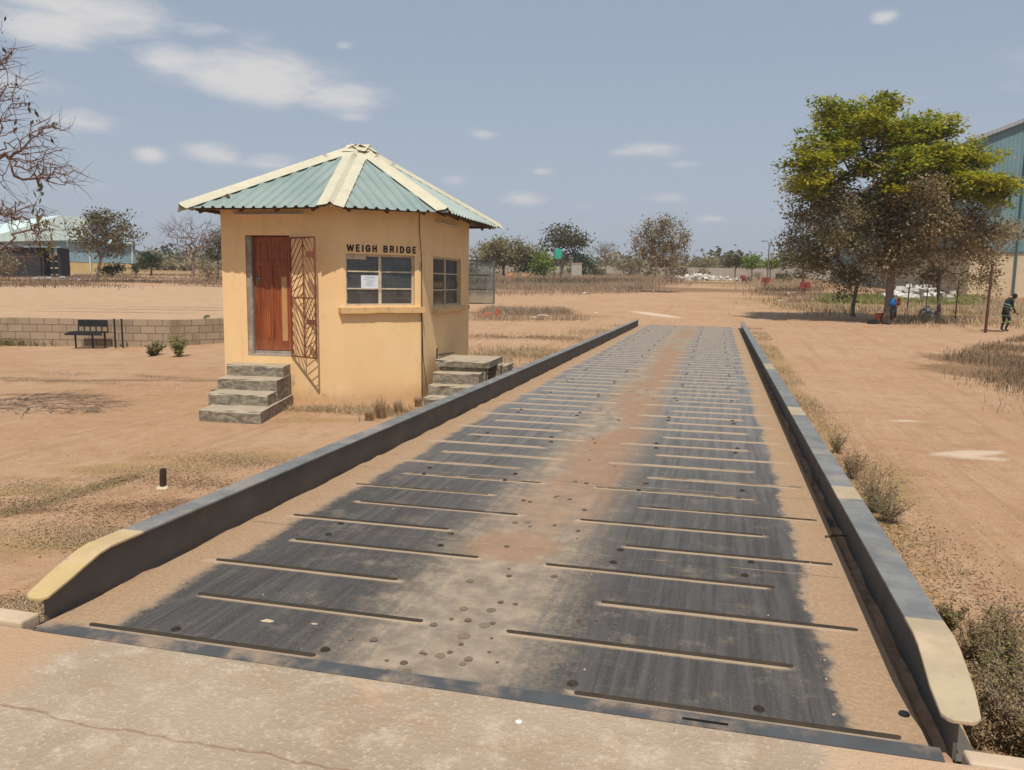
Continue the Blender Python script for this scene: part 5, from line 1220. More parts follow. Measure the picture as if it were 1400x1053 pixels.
p2_ = G(88, 470); o = MB().bar((0, 0, -.1), (0, 0, px(33, depth(p2_))), .03).build('pole', basic('grey pole', (.25, .24, .22), .7)); o.location = p2_ + Vector((0, -.1, 0)); tag(o, 'thin pale grey pole standing left of the bench against the block wall', 'pole')
# green hose over the wall
q1 = G(293, 469); b = MB(); zt_h = wtop(q1.x, q1.y) - q1.z + .05; nn_ = Vector((math.cos(ang), math.sin(ang), 0)); nb_ = Vector((-nn_.y, nn_.x, 0))
b.tube([nb_ * .9 + Vector((0, 0, zt_h)) - nn_ * .5, nb_ * .12 + Vector((0, 0, zt_h + .03)) - nn_ * .3, nb_ * -.12 + Vector((0, 0, zt_h - .04)) - nn_ * .24, nb_ * -.14 + Vector((0, 0, zt_h * .5)) - nn_ * .12, nb_ * -.16 + Vector((0, 0, zt_h * .4)) - nn_ * .09, nb_ * -.2 + Vector((0, 0, .02))], [.025, .03, .035, .05, .03, .025], 6)
o = b.build('hose', basic('dark green hose', (.025, .085, .04), .6, .4, 6)); o.location = q1; tag(o, 'dark green hose hanging over the block wall beside the booth', 'hose')
# red blocks by the tree
M_rb = basic('red painted block', (.44, .10, .055), .85, .25, 3, bump=.2, dirt=(.30, .14, .09, .5), dscale=4)
for (u_, w2, lab, sd) in ((1203, 11, 'left red painted block at the foot of the tall green tree', 1), (1215, 11, 'right red painted block at the foot of the tall green tree', 2)):
    q = G(u_, 442); S_ = depth(q) / F_; a = w2 * S_ / 2; hh = 12.5 * S_; o = MB().b2(-a, a, -a * .8, a * .8, -.05, hh + sd * .05).build('red_block', M_rb, bevel=.02); o.location = q; o.rotation_euler[2] = YW + R(-5 + 14 * sd); tag(o, lab, 'block', 'red painted blocks under the big tree')
q = G(1194, 443); o = MB().b2(-.22, .22, -.16, .16, 0, .15).b2(-.10, .16, -.1, .12, .152, .20).build('black_bag', M_blk, bevel=.05); o.location = q; o.rotation_euler[2] = .4; tag(o, 'small black bag lying left of the red blocks', 'bag')
q = G(1268, 436); o = MB().lathe((0, 0, 0), [(.42, -.1), (.45, .1), (.34, .36), (.16, .55), (.05, .6)], 9).build('boulder', basic('grey boulder', (.22, .20, .18), .95, .3, 3, bump=.6)); rr = random.Random(4)
for v_ in o.data.vertices: v_.co += Vector((rr.uniform(-.07, .07), rr.uniform(-.07, .07), rr.uniform(-.04, .04)))
o.location = q; tag(o, 'grey boulder in the shade right of the tall tree trunk', 'boulder')
# backpack-like bundle hung on the trunk
q = G(1213, 443); S_ = depth(q) / F_; t = empty('hanging_bag', q + fwd * -.55 + Vector((0, 0, 24 * S_)), YW, 'blue and red bag hanging on the trunk of the tall green tree', 'bag')
b = MB().lathe((0, 0, 0), [(.05, 0), (.20, .05), (.25, .2), (.22, .36), (.10, .44)], 12); b.v = [(x_ - .12, y_ * .6, z_) for x_, y_, z_ in b.v]; b.build('blue_bag', basic('bright blue cloth', (.02, .13, .32), .8, .25, 8), t, True)
t.scale = (.72, .72, .8)
b = MB().lathe((0, 0, 0), [(.04, 0), (.12, .04), (.14, .2), (.10, .36), (.04, .42)], 10); b.v = [(x_ + .22, y_ * .6, z_ + .06) for x_, y_, z_ in b.v]; b.build('red_cloth', basic('red cloth', (.26, .025, .025), .8, .25, 8), t, True)
b = MB(); b.tube([(-.12, 0, .43), (-.02, .1, .62), (.2, .05, .47)], .015, 5); b.tube([(-.10, .04, .02), (-.11, .05, -.7)], [.12, .07], 7); b.tube([(.12, .04, .05), (.10, .05, -.6)], [.10, .06], 7); b.build('dark_cloth', basic('dark cloth', (.03, .03, .035), .9), t, True)
# fence stakes with wire
stakes = []
for i, (u_, v_, top, th_) in enumerate(((1347, 455, 362, .055), (1305, 441, 383, .03), (1265, 429, 388, .035), (1240, 426, 388, .045))):
    q = G(u_, v_); D = depth(q); hh = px(v_ - top, D); o = MB().tube([(0, 0, -.2), (.02, 0, hh * .5), (.05, .02, hh)], [th_, th_ * .9, th_ * .75], 7).build('fence_stake', M_post); o.location = q
    stakes.append((q, hh)); tag(o, ('tallest reddish stake nearest the walking person', 'thin leaning stake left of the tallest stake', 'dark stake right of the boulder hidden in brown leaves', 'dark stake just right of the big tree trunk')[i], 'stake', 'stakes of the wire fence')
b = MB(); a0 = stakes[0][0]; far_ = G(1440, 452)
for f_, sg in ((.47, .30), (.28, .12)):
    P0 = a0 + Vector((0, 0, stakes[0][1] * f_)); P1 = Vector((far_.x, far_.y, far_.z + stakes[0][1] * f_))
    b.tube([P0.lerp(P1, k / 8) - a0 - Vector((0, 0, sg * 4 * (k / 8) * (1 - k / 8))) for k in range(9)], .010, 4)
    for (qa, ha), (qb, hb_) in zip(stakes[:-1], stakes[1:]):
        A_ = qa + Vector((0, 0, ha * f_)); B_ = qb + Vector((0, 0, hb_ * f_)); b.tube([A_.lerp(B_, k / 6) - a0 - Vector((0, 0, sg * 2 * (k / 6) * (1 - k / 6))) for k in range(7)], .008, 4)
o = b.build('fence_wire', basic('faded green wire', (.16, .26, .14), .6)); o.location = a0; tag(o, 'sagging greenish wires strung between the fence stakes', 'wire')

# ---- the walking person
p = G(1374, 453); D = depth(p); hh = px(453 - 404, D); k_ = hh / 1.52
pe = empty('person', p, YW + R(4), 'person in dark work clothes bending forward while walking by the wire fence', 'person')
def skin(name, joints, edges, m, parent, sub=2):
    me = bpy.data.meshes.new(name); me.from_pydata([tuple(Vector(j[0]) * k_) for j in joints], edges, []); o = bpy.data.objects.new(name, me); COL.objects.link(o); o.parent = parent
    sk = o.modifiers.new('s', 'SKIN'); sk.use_smooth_shade = True
    for i, j in enumerate(joints):
        sv = me.skin_vertices[0].data[i]; r0 = j[1]; sv.radius = (r0[0] * k_, r0[1] * k_) if isinstance(r0, tuple) else (r0 * k_, r0 * k_); sv.use_root = (i == 0)
    sb_ = o.modifiers.new('ss', 'SUBSURF'); sb_.levels = sb_.render_levels = sub; me.materials.append(m); return o
M_dark = basic('dark green work cloth', (.022, .028, .024), .9, .4, 8); M_skin = basic('dark brown skin', (.085, .045, .028), .6, .2, 8); M_hair = basic('black hair', (.012, .01, .009), .9); M_hv = basic('faded lime band', (.42, .55, .16), .6); M_gy = basic('grey green band', (.16, .26, .20), .7)
J = [((-.06, 0, .84), (.13, .15)), ((-.03, 0, 1.0), (.13, .14)), ((.04, 0, 1.18), (.14, .17)), ((.12, 0, 1.34), (.10, .14)), ((.19, 0, 1.40), .055), ((.26, 0, 1.44), .055),
     ((.10, -.19, 1.30), .058), ((.08, -.24, 1.05), .045), ((.20, -.20, .86), .034), ((.26, -.19, .80), .028), ((.12, .19, 1.30), .058), ((.14, .24, 1.05), .045), ((.30, .20, .90), .034), ((.36, .18, .85), .028),
     ((-.05, -.09, .78), .10), ((.10, -.10, .46), .065), ((-.06, -.10, .12), .045), ((-.05, .09, .78), .10), ((-.02, .10, .44), .065), ((-.10, .10, .10), .045), ((-.03, -.10, .045), .04), ((.08, -.10, .035), .036), ((-.07, .10, .045), .04), ((.05, .10, .035), .036)]
Ed = [(0, 1), (1, 2), (2, 3), (3, 4), (4, 5), (3, 6), (6, 7), (7, 8), (8, 9), (3, 10), (10, 11), (11, 12), (12, 13), (0, 14), (14, 15), (15, 16), (0, 17), (17, 18), (18, 19), (16, 20), (20, 21), (19, 22), (22, 23)]
skin('clothed_body', J, Ed, M_dark, pe)
def ball(name, c, r, m, parent, scale=(1, 1, 1), rot=0):
    b = bmesh.new(); bmesh.ops.create_uvsphere(b, u_segments=16, v_segments=12, radius=1); me = bpy.data.meshes.new(name); b.to_mesh(me); b.free()
    for v_ in me.vertices: v_.co = Matrix.Rotation(rot, 3, 'Y') @ Vector((v_.co.x * r * scale[0], v_.co.y * r * scale[1], v_.co.z * r * scale[2])) * k_ + Vector(c) * k_
    for f_ in me.polygons: f_.use_smooth = True
    me.materials.append(m); o = bpy.data.objects.new(name, me); COL.objects.link(o); o.parent = parent; return o
hd = ball('head', (.31, 0, 1.47), .10, M_skin, pe, (.95, .80, 1.15), R(35)); ball('hair', (.292, 0, 1.497), .103, M_hair, pe, (.93, .84, 1.05), R(35))
b = MB(); b.add([tuple(Vector(q) * k_) for q in ((.395, -.015, 1.46), (.395, .015, 1.46), (.43, 0, 1.43), (.385, 0, 1.49), (.39, 0, 1.425))], [(0, 2, 3), (3, 2, 1), (1, 2, 4), (4, 2, 0)]); b.build('nose', M_skin, hd)
for sy_ in (-1, 1): ball('ear', (.30, .083 * sy_, 1.455), .022, M_skin, hd, (.8, .5, 1.2))
for (wx, wy, wz, s_) in ((.285, -.185, .785, -1), (.385, .175, .835, 1)):
    Jh = [((wx, wy, wz), .030), ((wx + .05, wy, wz - .035), .030)]; Eh = [(0, 1)]
    for i in range(4):
        b0_ = len(Jh); yy_ = wy + (i - 1.5) * .018; l_ = (.036, .042, .040, .030)[i]
        Jh += [((wx + .060, yy_, wz - .045), .0095), ((wx + .060 + l_ * .7, yy_, wz - .055 - l_ * .5), .0085), ((wx + .058 + l_ * .8, yy_, wz - .065 - l_ * 1.0), .0075)]; Eh += [(1, b0_), (b0_, b0_ + 1), (b0_ + 1, b0_ + 2)]
    b0_ = len(Jh); Jh += [((wx + .03, wy - s_ * .038, wz - .02), .0105), ((wx + .062, wy - s_ * .046, wz - .045), .009)]; Eh += [(0, b0_), (b0_, b0_ + 1)]
    skin('hand', Jh, Eh, M_skin, pe, 1)
b = MB(); 
def ring_band(b, c, rx, ry, h_, tilt):
    V = []; n = 16
    for z_ in (-h_, h_):
        for k in range(n): a = 2 * math.pi * k / n; V.append((Matrix.Rotation(tilt, 3, 'Y') @ Vector((rx * math.cos(a), ry * math.sin(a), z_)) + Vector(c)) * k_)
    b.add(V, [(k, (k + 1) % n, n + (k + 1) % n, n + k) for k in range(n)]); return b
ring_band(b, (.01, 0, 1.10), .155, .185, .022, R(22)).build('belt_band', M_gy, pe); ring_band(MB(), (.035, -.10, .42), .078, .078, .022, R(-25)).build('knee_band', M_hv, pe); ring_band(MB(), (-.035, .10, .38), .075, .075, .02, R(-5)).build('knee_band', M_hv, pe)
o = MB().tube([(0, 0, .03), (-.35, .05, .04), (-.75, .08, .05)], [.03, .035, .03], 6).build('timber_piece', basic('grey timber', (.20, .15, .11), .9)); o.location = G(1371, 454); tag(o, 'grey piece of timber lying behind the walking person', 'timber')

# ================================================================== GRASS, WEEDS, LITTER
def blades(name, P, hmin, hmax, w_, lean, mats, seed, label=None, hw=None, kind='stuff', parent=None):
    """bent two-piece blades; P is (n,3)"""
    rng = np.random.default_rng(seed); n = len(P); h_ = rng.uniform(hmin, hmax, n)[:, None] * (1 if hw is None else hw[:, None]); a = rng.uniform(0, 2 * np.pi, n)
    d = np.stack([np.cos(a), np.sin(a), np.zeros(n)], 1); s = np.stack([-np.sin(a), np.cos(a), np.zeros(n)], 1) * (w_ * rng.uniform(.6, 1.3, n))[:, None]
    le = rng.uniform(.1, 1, n)[:, None] * lean; up = np.array([0, 0, 1.])
    m1 = P + up * h_ * .55 + d * h_ * le * .35; m2 = P + up * h_ * (1 - .35 * le) + d * h_ * le
    V = np.stack([P - s * .5, P + s * .5, m1 + s * .4, m1 - s * .4, m2 + s * .12, m2 - s * .12], 1).reshape(-1, 3)
    k = (np.arange(n) * 6)[:, None]; F = np.concatenate([k + [[0, 1, 2, 3]], k + [[3, 2, 4, 5]]], 0)
    o = mesh_np(name, V, F, mats, parent)
    if kind: tag(o, label, name.replace('_', ' ') if label else None, kind=kind)
    return o
def ptz(x, y, f=hz): return np.stack([x, y, f(x, y)], 1)
def px_region(rng, poly_uv, n, f=None):
    """random ground points inside a quad given by its four photo corners"""
    C4 = [G(*q, f) for q in poly_uv]; u, v = rng.random(n) + rng.normal(0, .05, n), rng.random(n) + rng.normal(0, .11, n)
    x = (C4[0].x * (1 - u) + C4[1].x * u) * (1 - v) + (C4[3].x * (1 - u) + C4[2].x * u) * v
    y = (C4[0].y * (1 - u) + C4[1].y * u) * (1 - v) + (C4[3].y * (1 - u) + C4[2].y * u) * v
    return x, y
def patchy(rng, x, y, sc, thr):
    q = np.sin(x * sc + 1.7 * np.sin(y * sc * .7)) + np.sin(y * sc * 1.3 + 1.1 * np.sin(x * sc * .6 + 2)) + rng.normal(0, .5, len(x)); return q > thr
G_pink = leafmat('pinkish dry grass', [(.38, .27, .18), (.47, .34, .23), (.31, .22, .145), (.56, .44, .30)], .4, .9)
G_straw = leafmat('straw coloured grass', [(.55, .41, .25), (.62, .49, .32), (.46, .33, .20), (.38, .26, .16)], .3, .9)
G_brown = leafmat('brown dead grass', [(.25, .175, .11), (.33, .235, .15), (.19, .13, .08)], .25, .9)
rng = np.random.default_rng(77)
# far field, tall
x, y = px_region(rng, ((560, 401), (878, 398), (900, 386), (600, 384)), 95000); k = patchy(rng, x, y, .35, -.4); blades('grass', ptz(x, y)[k], .12, .62, .032, 1.0, G_pink, 1, 'tall pinkish dry grass filling the field beyond the dirt road')
x, y = px_region(rng, ((540, 386), (940, 386), (960, 378), (560, 377)), 80000); k = patchy(rng, x, y, .2, -.2); blades('grass', ptz(x, y)[k], .3, .95, .06, .9, [G_pink], 2, 'taller dry grass further back in front of the far trees')
x, y = px_region(rng, ((600, 392), (860, 391), (880, 387), (620, 386)), 16000); k = patchy(rng, x, y, .3, .3); blades('weeds', ptz(x, y)[k], .3, .9, .09, .7, G_brown, 3, 'dark brown weeds through the dry field grass')
x, y = px_region(rng, ((645, 438), (800, 437), (770, 426), (670, 424)), 14000); k = patchy(rng, x, y, .9, -.2); blades('grass', ptz(x, y)[k], .08, .45, .016, 1.0, [G_pink], 4, 'island of dry grass on the dirt road right of the booth')
# right side verge
x, y = px_region(rng, ((1030, 398), (1180, 425), (1330, 400), (1060, 380)), 26000); k = patchy(rng, x, y, .35, .1); blades('grass', ptz(x, y)[k], .12, .5, .035, .7, G_brown, 5, 'low brown verge grass along the right side of the road')
x, y = px_region(rng, ((1060, 418), (1190, 432), (1260, 418), (1100, 405)), 16000); k = patchy(rng, x, y, .5, .0); blades('grass', ptz(x, y)[k], .1, .38, .03, .8, G_straw, 6, 'straw grass under the brown trees')
x, y = px_region(rng, ((1220, 434), (1410, 445), (1410, 410), (1230, 408)), 24000); k = patchy(rng, x, y, .4, -.2); blades('grass', ptz(x, y)[k], .1, .45, .03, .8, G_straw, 7, 'straw coloured grass behind the wire fence')
x, y = px_region(rng, ((1120, 416), (1340, 418), (1340, 408), (1130, 406)), 9000); blades('grass', ptz(x, y), .15, .5, .04, .7, leafmat('green grass', [(.16, .20, .04), (.22, .25, .06), (.28, .27, .08)], .3), 8, 'strip of green grass beyond the fence stakes')
x, y = px_region(rng, ((1290, 490), (1500, 580), (1500, 470), (1390, 464)), 15000); k = patchy(rng, x, y, 1.1, -.6); blades('grass', ptz(x, y)[k], .05, .24, .012, 1., G_brown, 9, 'dark dead grass patch at the right edge of the frame')
x, y = px_region(rng, ((1045, 398), (1000, 388), (1060, 380), (1160, 392)), 7000); blades('grass', ptz(x, y), .15, .5, .04, .7, G_straw, 10, 'straw verge along the far road')
# near straw patches, left
def strip(x0, x1, y0, y1, n, hmin, hmax, w_, lean, mat, seed, label, sc=2.2, thr=.2, name='grass'):
    r = np.random.default_rng(seed); x = r.uniform(x0, x1, n); y = r.uniform(y0, y1, n); k = patchy(r, x, y, sc, thr); return blades(name, ptz(x, y)[k], hmin, hmax, w_, lean, mat, seed, label)
strip(-4.6, -3.25, 3.3, 12, 15000, .006, .030, .006, 3.0, G_straw, 11, 'short straw lying along the left guard rail', 2.0, .5)
strip(-5.2, -3.3, 10, 32, 14000, .03, .22, .010, 1.0, G_straw, 12, 'straw grass along the far part of the left rail', 1.4, .2)
strip(1.12, 1.75, 5, 33, 14000, .02, .10, .007, 1.4, G_straw, 13, 'straw grass along the right guard rail', 1.8, .1)
strip(1.1, 2.3, 3.2, 9, 6000, .008, .035, .006, 2.5, G_straw, 14, 'thin straw scattered beside the near part of the right rail', 1.6, .8)
for i, (u, v, rx, ry, n, hh, mt) in enumerate(((130, 735, .9, .3, 3500, .05, G_straw), (60, 672, .9, .3, 3000, .05, G_straw), (210, 640, 1.2, .4, 3500, .05, G_straw), (330, 630, 1.2, .4, 3500, .05, G_straw), (20, 838, .4, .2, 1800, .06, G_straw),
                                                 (560, 560, .9, .35, 2600, .14, G_straw), (430, 560, .8, .25, 2600, .10, G_straw), (500, 563, 1.2, .3, 2600, .12, G_straw), (700, 485, 1.8, 1.2, 5000, .25, G_straw), (715, 462, 3., .8, 2500, .16, G_brown),
                                                 (200, 515, 4., .3, 3500, .05, G_brown), (60, 520, 3., .4, 3500, .05, G_brown))):
    q = G(u, v); r = np.random.default_rng(60 + i); x = q.x + r.normal(0, rx * .5, n); y = q.y + r.normal(0, ry * .6, n); k = patchy(r, x, y, 3., -.3)
    lab = ('straw litter patch behind the yellow rail nose', 'straw litter patch at the left frame edge', 'straw litter patch beyond the burnt stump', 'straw litter patch below the door steps', 'straw litter by the kerb in the lower left corner', 'dry grass at the foot of the front window wall', 'dry grass left of the grille shadow', 'thin dry grass below the front window wall', 'dry grass behind the side steps', 'brown grass at the far corner of the booth', 'brown crumbled soil and straw line before the block wall', 'brown straw left of the bench ground')[i]
    blades('grass', ptz(x, y)[k], hh * .15, hh * (.5 if hh < .08 else .9), .005 + hh * .03, 3. if hh < .08 else 1.2, mt, 90 + i, lab)
# upright dry tuft and individual weeds
def weed(loc, h_, n, label, leafm, stem=B_pale, seed=1, spread=.5, leaf=.02, per=7, name='dry_weed', cat='weed', group=None, fr=.8):
    r = np.random.default_rng(seed); t = empty(name, loc, 0, label, cat, group); A = []; B_ = []; Cn = []
    for i in range(n):
        a = r.uniform(0, 2 * np.pi); d = np.array([math.cos(a) * spread, math.sin(a) * spread, 1.]) * np.array([r.uniform(.1, 1), r.uniform(.1, 1), 1]); d /= np.linalg.norm(d)
        p0 = np.array([r.normal(0, .04 * h_), r.normal(0, .04 * h_), 0]); L = h_ * r.uniform(.5, 1.1)
        for k in range(4):
            p1 = p0 + d * L / 4; A.append(p0); B_.append(p1)
            for _ in range(2):
                e2_ = d + r.normal(0, .7, 3); e2_ /= np.linalg.norm(e2_); p2 = p1 + e2_ * L * .2 * r.random(); A.append(p1); B_.append(p2); Cn.append(p2)
            Cn.append(p1); p0 = p1; d = d + r.normal(0, .18, 3); d /= np.linalg.norm(d)
    w0 = .004 * (h_ / .5) ** .5; V, F = tubes(A, B_, np.full(len(A), w0), np.full(len(A), w0 * .6), 3); mesh_np('stems', V, F, stem, t)
    if leafm is not None:
        Cn = np.array(Cn)[r.random(len(Cn)) < fr]; leaf_mesh(r, Cn, per, .03 * (h_ / .5), leaf, 'leaves', leafm, t, 1., .1, .5)
    return t
weed(G(398 + 2, 548) + Vector((0, -.1, 0)), .16, 14, 'small dry weed at the wall foot under the grille shadow', L_weed, seed=2, leaf=.02)
for i, (u, v, h_, lab) in enumerate(((520, 572, .42, 'tallest upright dry grass tuft against the front window wall'), (545, 566, .30, 'shorter dry tuft right of the tall tuft below the window'), (505, 575, .22, 'small dry tuft left of the tall tuft below the window'), (572, 556, .24, 'dry tuft beside the corner cable'))):
    t = empty('dry_tuft', G(u, v), 0, lab, 'tuft', 'dry tufts by the booth'); r = np.random.default_rng(i); n = 260; a = r.uniform(0, 2 * np.pi, n); rr_ = r.random(n) * .07
    blades('grass_blades', np.stack([rr_ * np.cos(a), rr_ * np.sin(a), np.zeros(n)], 1), h_ * .4, h_, .006, .7, G_straw, i, None, None, None, t)
weed(G(700 - 8, 517) + Vector((-.1, .6, 0)), .35, 14, 'dry weed growing behind the side steps', L_dry, seed=5, leaf=.025)
weed(G(1195, 700), .36, 34, 'bushy brown green weed outside the right rail, biggest of the row', L_dry, seed=6, leaf=.016, per=8, spread=.9)
weed(G(1215, 715), .28, 26, 'spreading green tipped weed just right of the biggest rail weed', L_weed, seed=7, leaf=.014, per=8, spread=1.0)
weed(G(1165, 655), .30, 26, 'dry weed behind the biggest rail weed', L_dry, seed=8, leaf=.016, per=8, spread=.8)
weed(G(1145, 620), .26, 22, 'low dry weed near the second cream band of the right rail', L_weed, seed=9, leaf=.016, per=6, spread=.8)
for i, (u, v, h_, m_, lab) in enumerate(((1345, 1000, .30, L_dry, 'dense brown weed behind the nose of the right rail'), (1385, 985, .30, L_weed, 'greenish weed in the lower right corner'), (1370, 935, .28, L_weed, 'green tipped weed above the corner weeds'), (1395, 1030, .28, L_dry, 'brown weed lowest in the right corner'),
                                     (1330, 900, .22, L_dry, 'thin dry weed beside the cream rail nose'), (1370, 880, .24, L_dry, 'tall arching dry weed right of the rail nose'), (1300, 860, .14, L_weed, 'small green weed by the last grey stretch of the right rail'), (1325, 1020, .22, L_dry, 'brown weed pressed against the end of the right rail'), (1425, 960, .3, L_dry, 'dry weed half outside the right frame edge'))):
    weed(G(u, v), h_, 30, lab, m_, seed=20 + i, leaf=.016, per=9, spread=1.0)
strip(1.05, 2.6, 2.95, 4.2, 9000, .02, .10, .006, 1.4, [G_brown], 15, 'matted brown weed debris round the corner weeds', 2.5, -.3)
for i, (u, v, h_, m_, lab) in enumerate(((245, 488, .75, leafmat('fresh weed leaves', [(.20, .24, .06), (.28, .30, .08), (.32, .28, .12)], .35), 'upright green weed near the bend of the block wall'), (214, 485, .40, L_weed, 'low bushy weed left of the upright green weed'), (208, 487, .3, L_weed, 'tiny weed at the foot of the bushy weed'))):
    weed(G(u, v), h_ * .8, 22, lab, m_, seed=40 + i, leaf=.055, per=6, spread=.35 if i == 0 else .9)
x, y = px_region(np.random.default_rng(3), ((-20, 473), (85, 473), (85, 468), (-20, 468)), 2500); blades('weeds', ptz(x, y), .08, .30, .02, 1., L_weed, 44, 'green weeds along the foot of the block wall left of the bench')
# litter flakes, pebbles
def flakes(name, x, y, size, mat, seed, label, zoff=.004, f=hz):
    r = np.random.default_rng(seed); n = len(x); c = ptz(x, y, f); c[:, 2] += zoff
    nrm = r.normal(0, .35, (n, 3)); nrm[:, 2] = 1; nrm /= np.linalg.norm(nrm, axis=1, keepdims=True); a = np.cross(nrm, r.normal(0, 1, (n, 3))); a /= np.linalg.norm(a, axis=1, keepdims=True); b_ = np.cross(nrm, a); s = (size * r.uniform(.4, 1.3, n))[:, None]
    V = np.stack([c - a * s, c + b_ * s * .45, c + a * s, c - b_ * s * .45], 1).reshape(-1, 3); o = mesh_np(name, V, np.arange(n * 4).reshape(-1, 4), mat); tag(o, label, 'litter', kind='stuff'); return o
r = np.random.default_rng(8)
x = np.concatenate([r.normal(-3.7, .28, 9000), r.normal(-4.1, .5, 6000)]); y = np.concatenate([r.uniform(3.2, 7.8, 9000), r.uniform(4.4, 6.6, 6000)]); k = patchy(r, x, y, 3, .2) & (x < -3.25)
flakes('leaf_litter', x[k], y[k], .019, leafmat('dead leaves', [(.20, .12, .06), (.30, .18, .09), (.13, .075, .04), (.40, .27, .14)], .1, .9), 9, 'dead leaf litter strewn along the left rail')
q0 = G(0, 705); q1 = G(170, 655); f_ = r.random(3500); x = q0.x + (q1.x - q0.x) * f_ * 1.1 + r.normal(0, .07, 3500); y = q0.y + (q1.y - q0.y) * f_ * 1.1 + r.normal(0, .07, 3500)
flakes('leaf_litter', x, y, .016, L_dry, 10, 'line of dry leaf litter running in from the left edge')
x = r.uniform(-14, 12, 9000); y = r.uniform(3, 24, 9000); k = ((x < -3.4) | (x > 1.15)); flakes('ground_specks', x[k], y[k], .010, leafmat('specks', [(.14, .08, .05), (.30, .20, .12), (.55, .45, .33)], 0, .9), 11, 'scattered specks of grit and leaf on the sand')
def pebbles(x, y, size, mat, seed, label, f=None, z=None):
    r = np.random.default_rng(seed); mb = MB()
    for a, b_ in zip(x, y):
        s = size * r.uniform(.4, 1.3); z_ = z if z is not None else H(a, b_); M = Matrix.Rotation(r.uniform(0, 3), 3, 'Z')
        V = [M @ Vector((math.cos(k * 1.2566) * s * r.uniform(.7, 1.2), math.sin(k * 1.2566) * s * r.uniform(.6, 1), zz)) for zz in (-.2 * s, .35 * s) for k in range(5)] + [Vector((0, 0, .62 * s))]
        mb.add([v_ + Vector((a, b_, z_)) for v_ in V], [(k, (k + 1) % 5, 5 + (k + 1) % 5, 5 + k) for k in range(5)] + [(5 + k, 5 + (k + 1) % 5, 10) for k in range(5)])
    o = mb.build('pebbles', mat, None, True); tag(o, label, 'pebbles', kind='stuff')
M_peb = basic('pebble', (.46, .36, .27), .9, .5, 30, obj=False)
x = r.uniform(-3.6, 1.6, 170); y = r.uniform(1.2, 2.9, 170); pebbles(x, y, .006, M_peb, 5, 'grit and small stones on the concrete approach', z=.001)
x = np.concatenate([r.uniform(-3.0, -2.75, 120), r.uniform(.5, .78, 160), r.uniform(-2.7, .5, 60)]); y = np.concatenate([r.uniform(3.1, 12, 120), r.uniform(3.1, 10, 160), r.uniform(3.1, 10, 60)]); pebbles(x, y, .005, M_peb, 6, 'grit on the sandy margins of the deck', z=.001)
x = r.uniform(-12, 8, 260); y = r.uniform(3.5, 18, 260); k = (x < -3.4) | (x > 1.2); pebbles(x[k], y[k], .014, M_peb, 7, 'small stones on the open sand')
# white litter scraps
M_ltr = basic('white plastic litter', (.70, .70, .68), .6)
for i, (u, v, s, lab) in enumerate(((742, 433, .35, 'largest white plastic scrap on the grass island'), (730, 435, .22, 'white scrap left of the largest scrap on the grass island'), (815, 428, .12, 'single white scrap on the dirt road'), (800, 402, .4, 'white scrap at the edge of the field grass'), (1068, 412, .3, 'white scrap on the right verge'), (1075, 402, .5, 'pale slab beside the nearest red board'), (1385, 470, .10, 'white scrap by the right dead grass'))):
    q = G(u, v); rr = random.Random(i); b = MB(); n = 9; V = [(math.cos(k * .698) * s * rr.uniform(.5, 1), math.sin(k * .698) * s * rr.uniform(.4, .9), rr.uniform(.0, .22) * s + .01) for k in range(n)] + [(0, 0, s * .35)]
    b.add(V, [(k, (k + 1) % n, n) for k in range(n)]); o = b.build('litter_scrap', M_ltr); o.location = q; tag(o, lab, 'litter', 'white litter scraps')
q = G(668, 434); b = MB(); b.box((0, 0, .12), (.35, .25, .2), .3); b.box((.42, .1, .22), (.12, .2, .42), .1); b.box((-.35, 0, .07), (.3, .2, .14), .8); o = b.build('red_rag', basic('red orange rag', (.48, .10, .04), .8), bevel=.04); o.location = q; tag(o, 'red orange discarded rags left of the grass island', 'rag')
# bottle cap and stick on the slab and deck
o = MB().lathe((0, 0, 0), [(.013, 0), (.013, .005), (.010, .007)], 12).build('bottle_cap', M_ltr); q = G(709, 988, z=.001); o.location = q; tag(o, 'small white bottle cap on the concrete approach', 'bottle cap')
o = MB().tube([(0, 0, .008), (.07, .01, .012), (.15, .0, .01)], [.006, .008, .004], 5).build('stick', B_dark); q = G(1128, 735, z=.002); o.location = q; o.rotation_euler[2] = .3; tag(o, 'short dark stick on the deck beside the right rail', 'stick')
o = MB().lathe((0, 0, 0), [(.022, 0), (.02, .008), (.008, .012)], 8).build('black_pebble', M_blk); q = G(1236, 977, z=.001); o.location = q; tag(o, 'flat black pebble near the right front corner of the deck', 'pebble')

# ================================================================== DISTANT TREES
rng = np.random.default_rng(31)
def far_line(name, n, d0, d1, u0, u1, h0, h1, size, mat, seed, label):
    r = np.random.default_rng(seed); C_ = []
    for i in range(n):
        u = r.uniform(u0, u1); d = r.uniform(d0, d1); q = at(u, 372, d); z0 = H(q.x, q.y); h_ = r.uniform(h0, h1); w_ = h_ * r.uniform(.6, 1.1)
        for _ in range(26): a = r.normal(0, 1, 3); a /= np.linalg.norm(a); C_.append((q.x + a[0] * w_ * .7, q.y + a[1] * w_ * .7, z0 + h_ * .55 + a[2] * h_ * .42))
    o = leaf_mesh(r, np.array(C_), 7, size * .8, size, name, mat, None, .8, 0, .7); tag(o, label, 'trees', kind='stuff'); return o
far_line('distant_trees', 260, 260, 420, -900, 2400, 3, 8, 1.6, L_brown, 1, 'brown far off tree line on the horizon')
far_line('distant_trees', 240, 240, 480, -900, 2400, 3, 9, 1.8, L_olive, 2, 'dark olive far off tree line on the horizon')
far_line('distant_scrub', 500, 150, 260, -900, 2400, .8, 2.2, .8, L_brown, 3, 'low dry scrub on the plain before the far tree line')

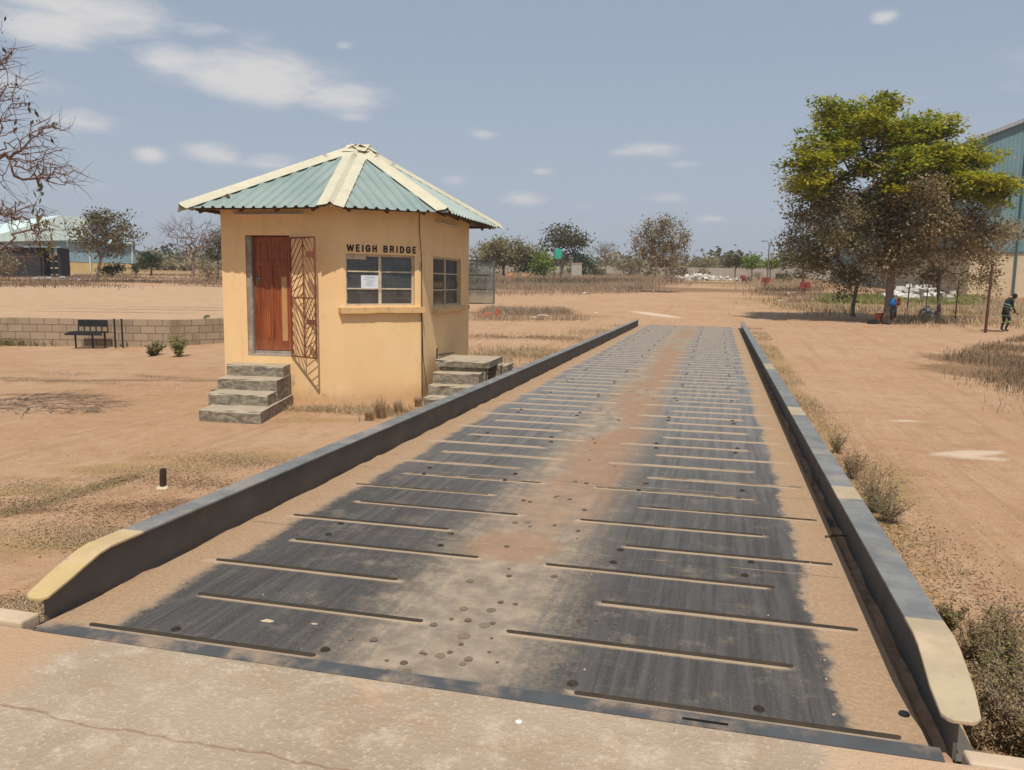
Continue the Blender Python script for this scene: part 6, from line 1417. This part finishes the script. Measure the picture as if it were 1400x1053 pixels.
# ================================================================== DUSTY AIR
m = bpy.data.materials.new('dusty air'); m.use_nodes = True; t_ = m.node_tree; t_.nodes.clear(); o_ = t_.nodes.new('ShaderNodeOutputMaterial'); v_ = t_.nodes.new('ShaderNodeVolumePrincipled')
v_.inputs['Color'].default_value = (.86, .90, .96, 1); v_.inputs['Density'].default_value = .00045; v_.inputs['Anisotropy'].default_value = .2; t_.links.new(v_.outputs[0], o_.inputs['Volume'])
o = MB().b2(-1100, 1100, -60, 1500, -4, 60).build('haze', m); tag(o, kind='stuff')

# brown scrub strip along the far side of the terrace
rng = np.random.default_rng(5)
tops = lambda x, y: np.maximum(terr(x, y), hz(x, y))
x, y = px_region(rng, ((-40, 391), (330, 391), (330, 381), (-40, 381)), 22000, terr); k = patchy(rng, x, y, .3, -.4); P_ = np.stack([x, y, tops(x, y)], 1)[k]; blades('grass', P_, .1, .38, .045, .8, G_brown, 71, 'brown dead grass strip behind the pale terrace')

r = np.random.default_rng(18)
xs, ys = [], []
for (u, v, rx, ry, n) in ((270, 660, .5, .16, 2200), (215, 700, .6, .22, 2600), (160, 735, .5, .2, 2000), (40, 840, .3, .15, 1200), (320, 632, .5, .16, 1200), (30, 690, .5, .12, 1200), (1300, 800, .25, .4, 1000), (1220, 730, .25, .5, 1400), (1180, 640, .25, .6, 1400), (1110, 560, .25, 1.2, 1600)):
    q = G(u, v); xs.append(q.x + r.normal(0, rx, n)); ys.append(q.y + r.normal(0, ry, n))
x = np.concatenate(xs); y = np.concatenate(ys); k = (x < -3.28) | (x > 1.05)
flakes('leaf_litter', x[k], y[k], .012, leafmat('crumbled brown leaves', [(.17, .10, .055), (.26, .16, .09), (.11, .065, .035), (.38, .26, .15)], .1, .9), 19, 'heaps of crumbled brown leaves on both sides of the weighbridge')
x = r.uniform(-9, 7, 1500); y = r.uniform(3.2, 13, 1500); k = ((x < -3.4) | (x > 1.2)) & patchy(r, x, y, 1.3, .3); pebbles(x[k], y[k], .009, basic('earth clod', (.30, .185, .11), .95, .4, 30, obj=False), 8, 'small earth clods on the open sand')
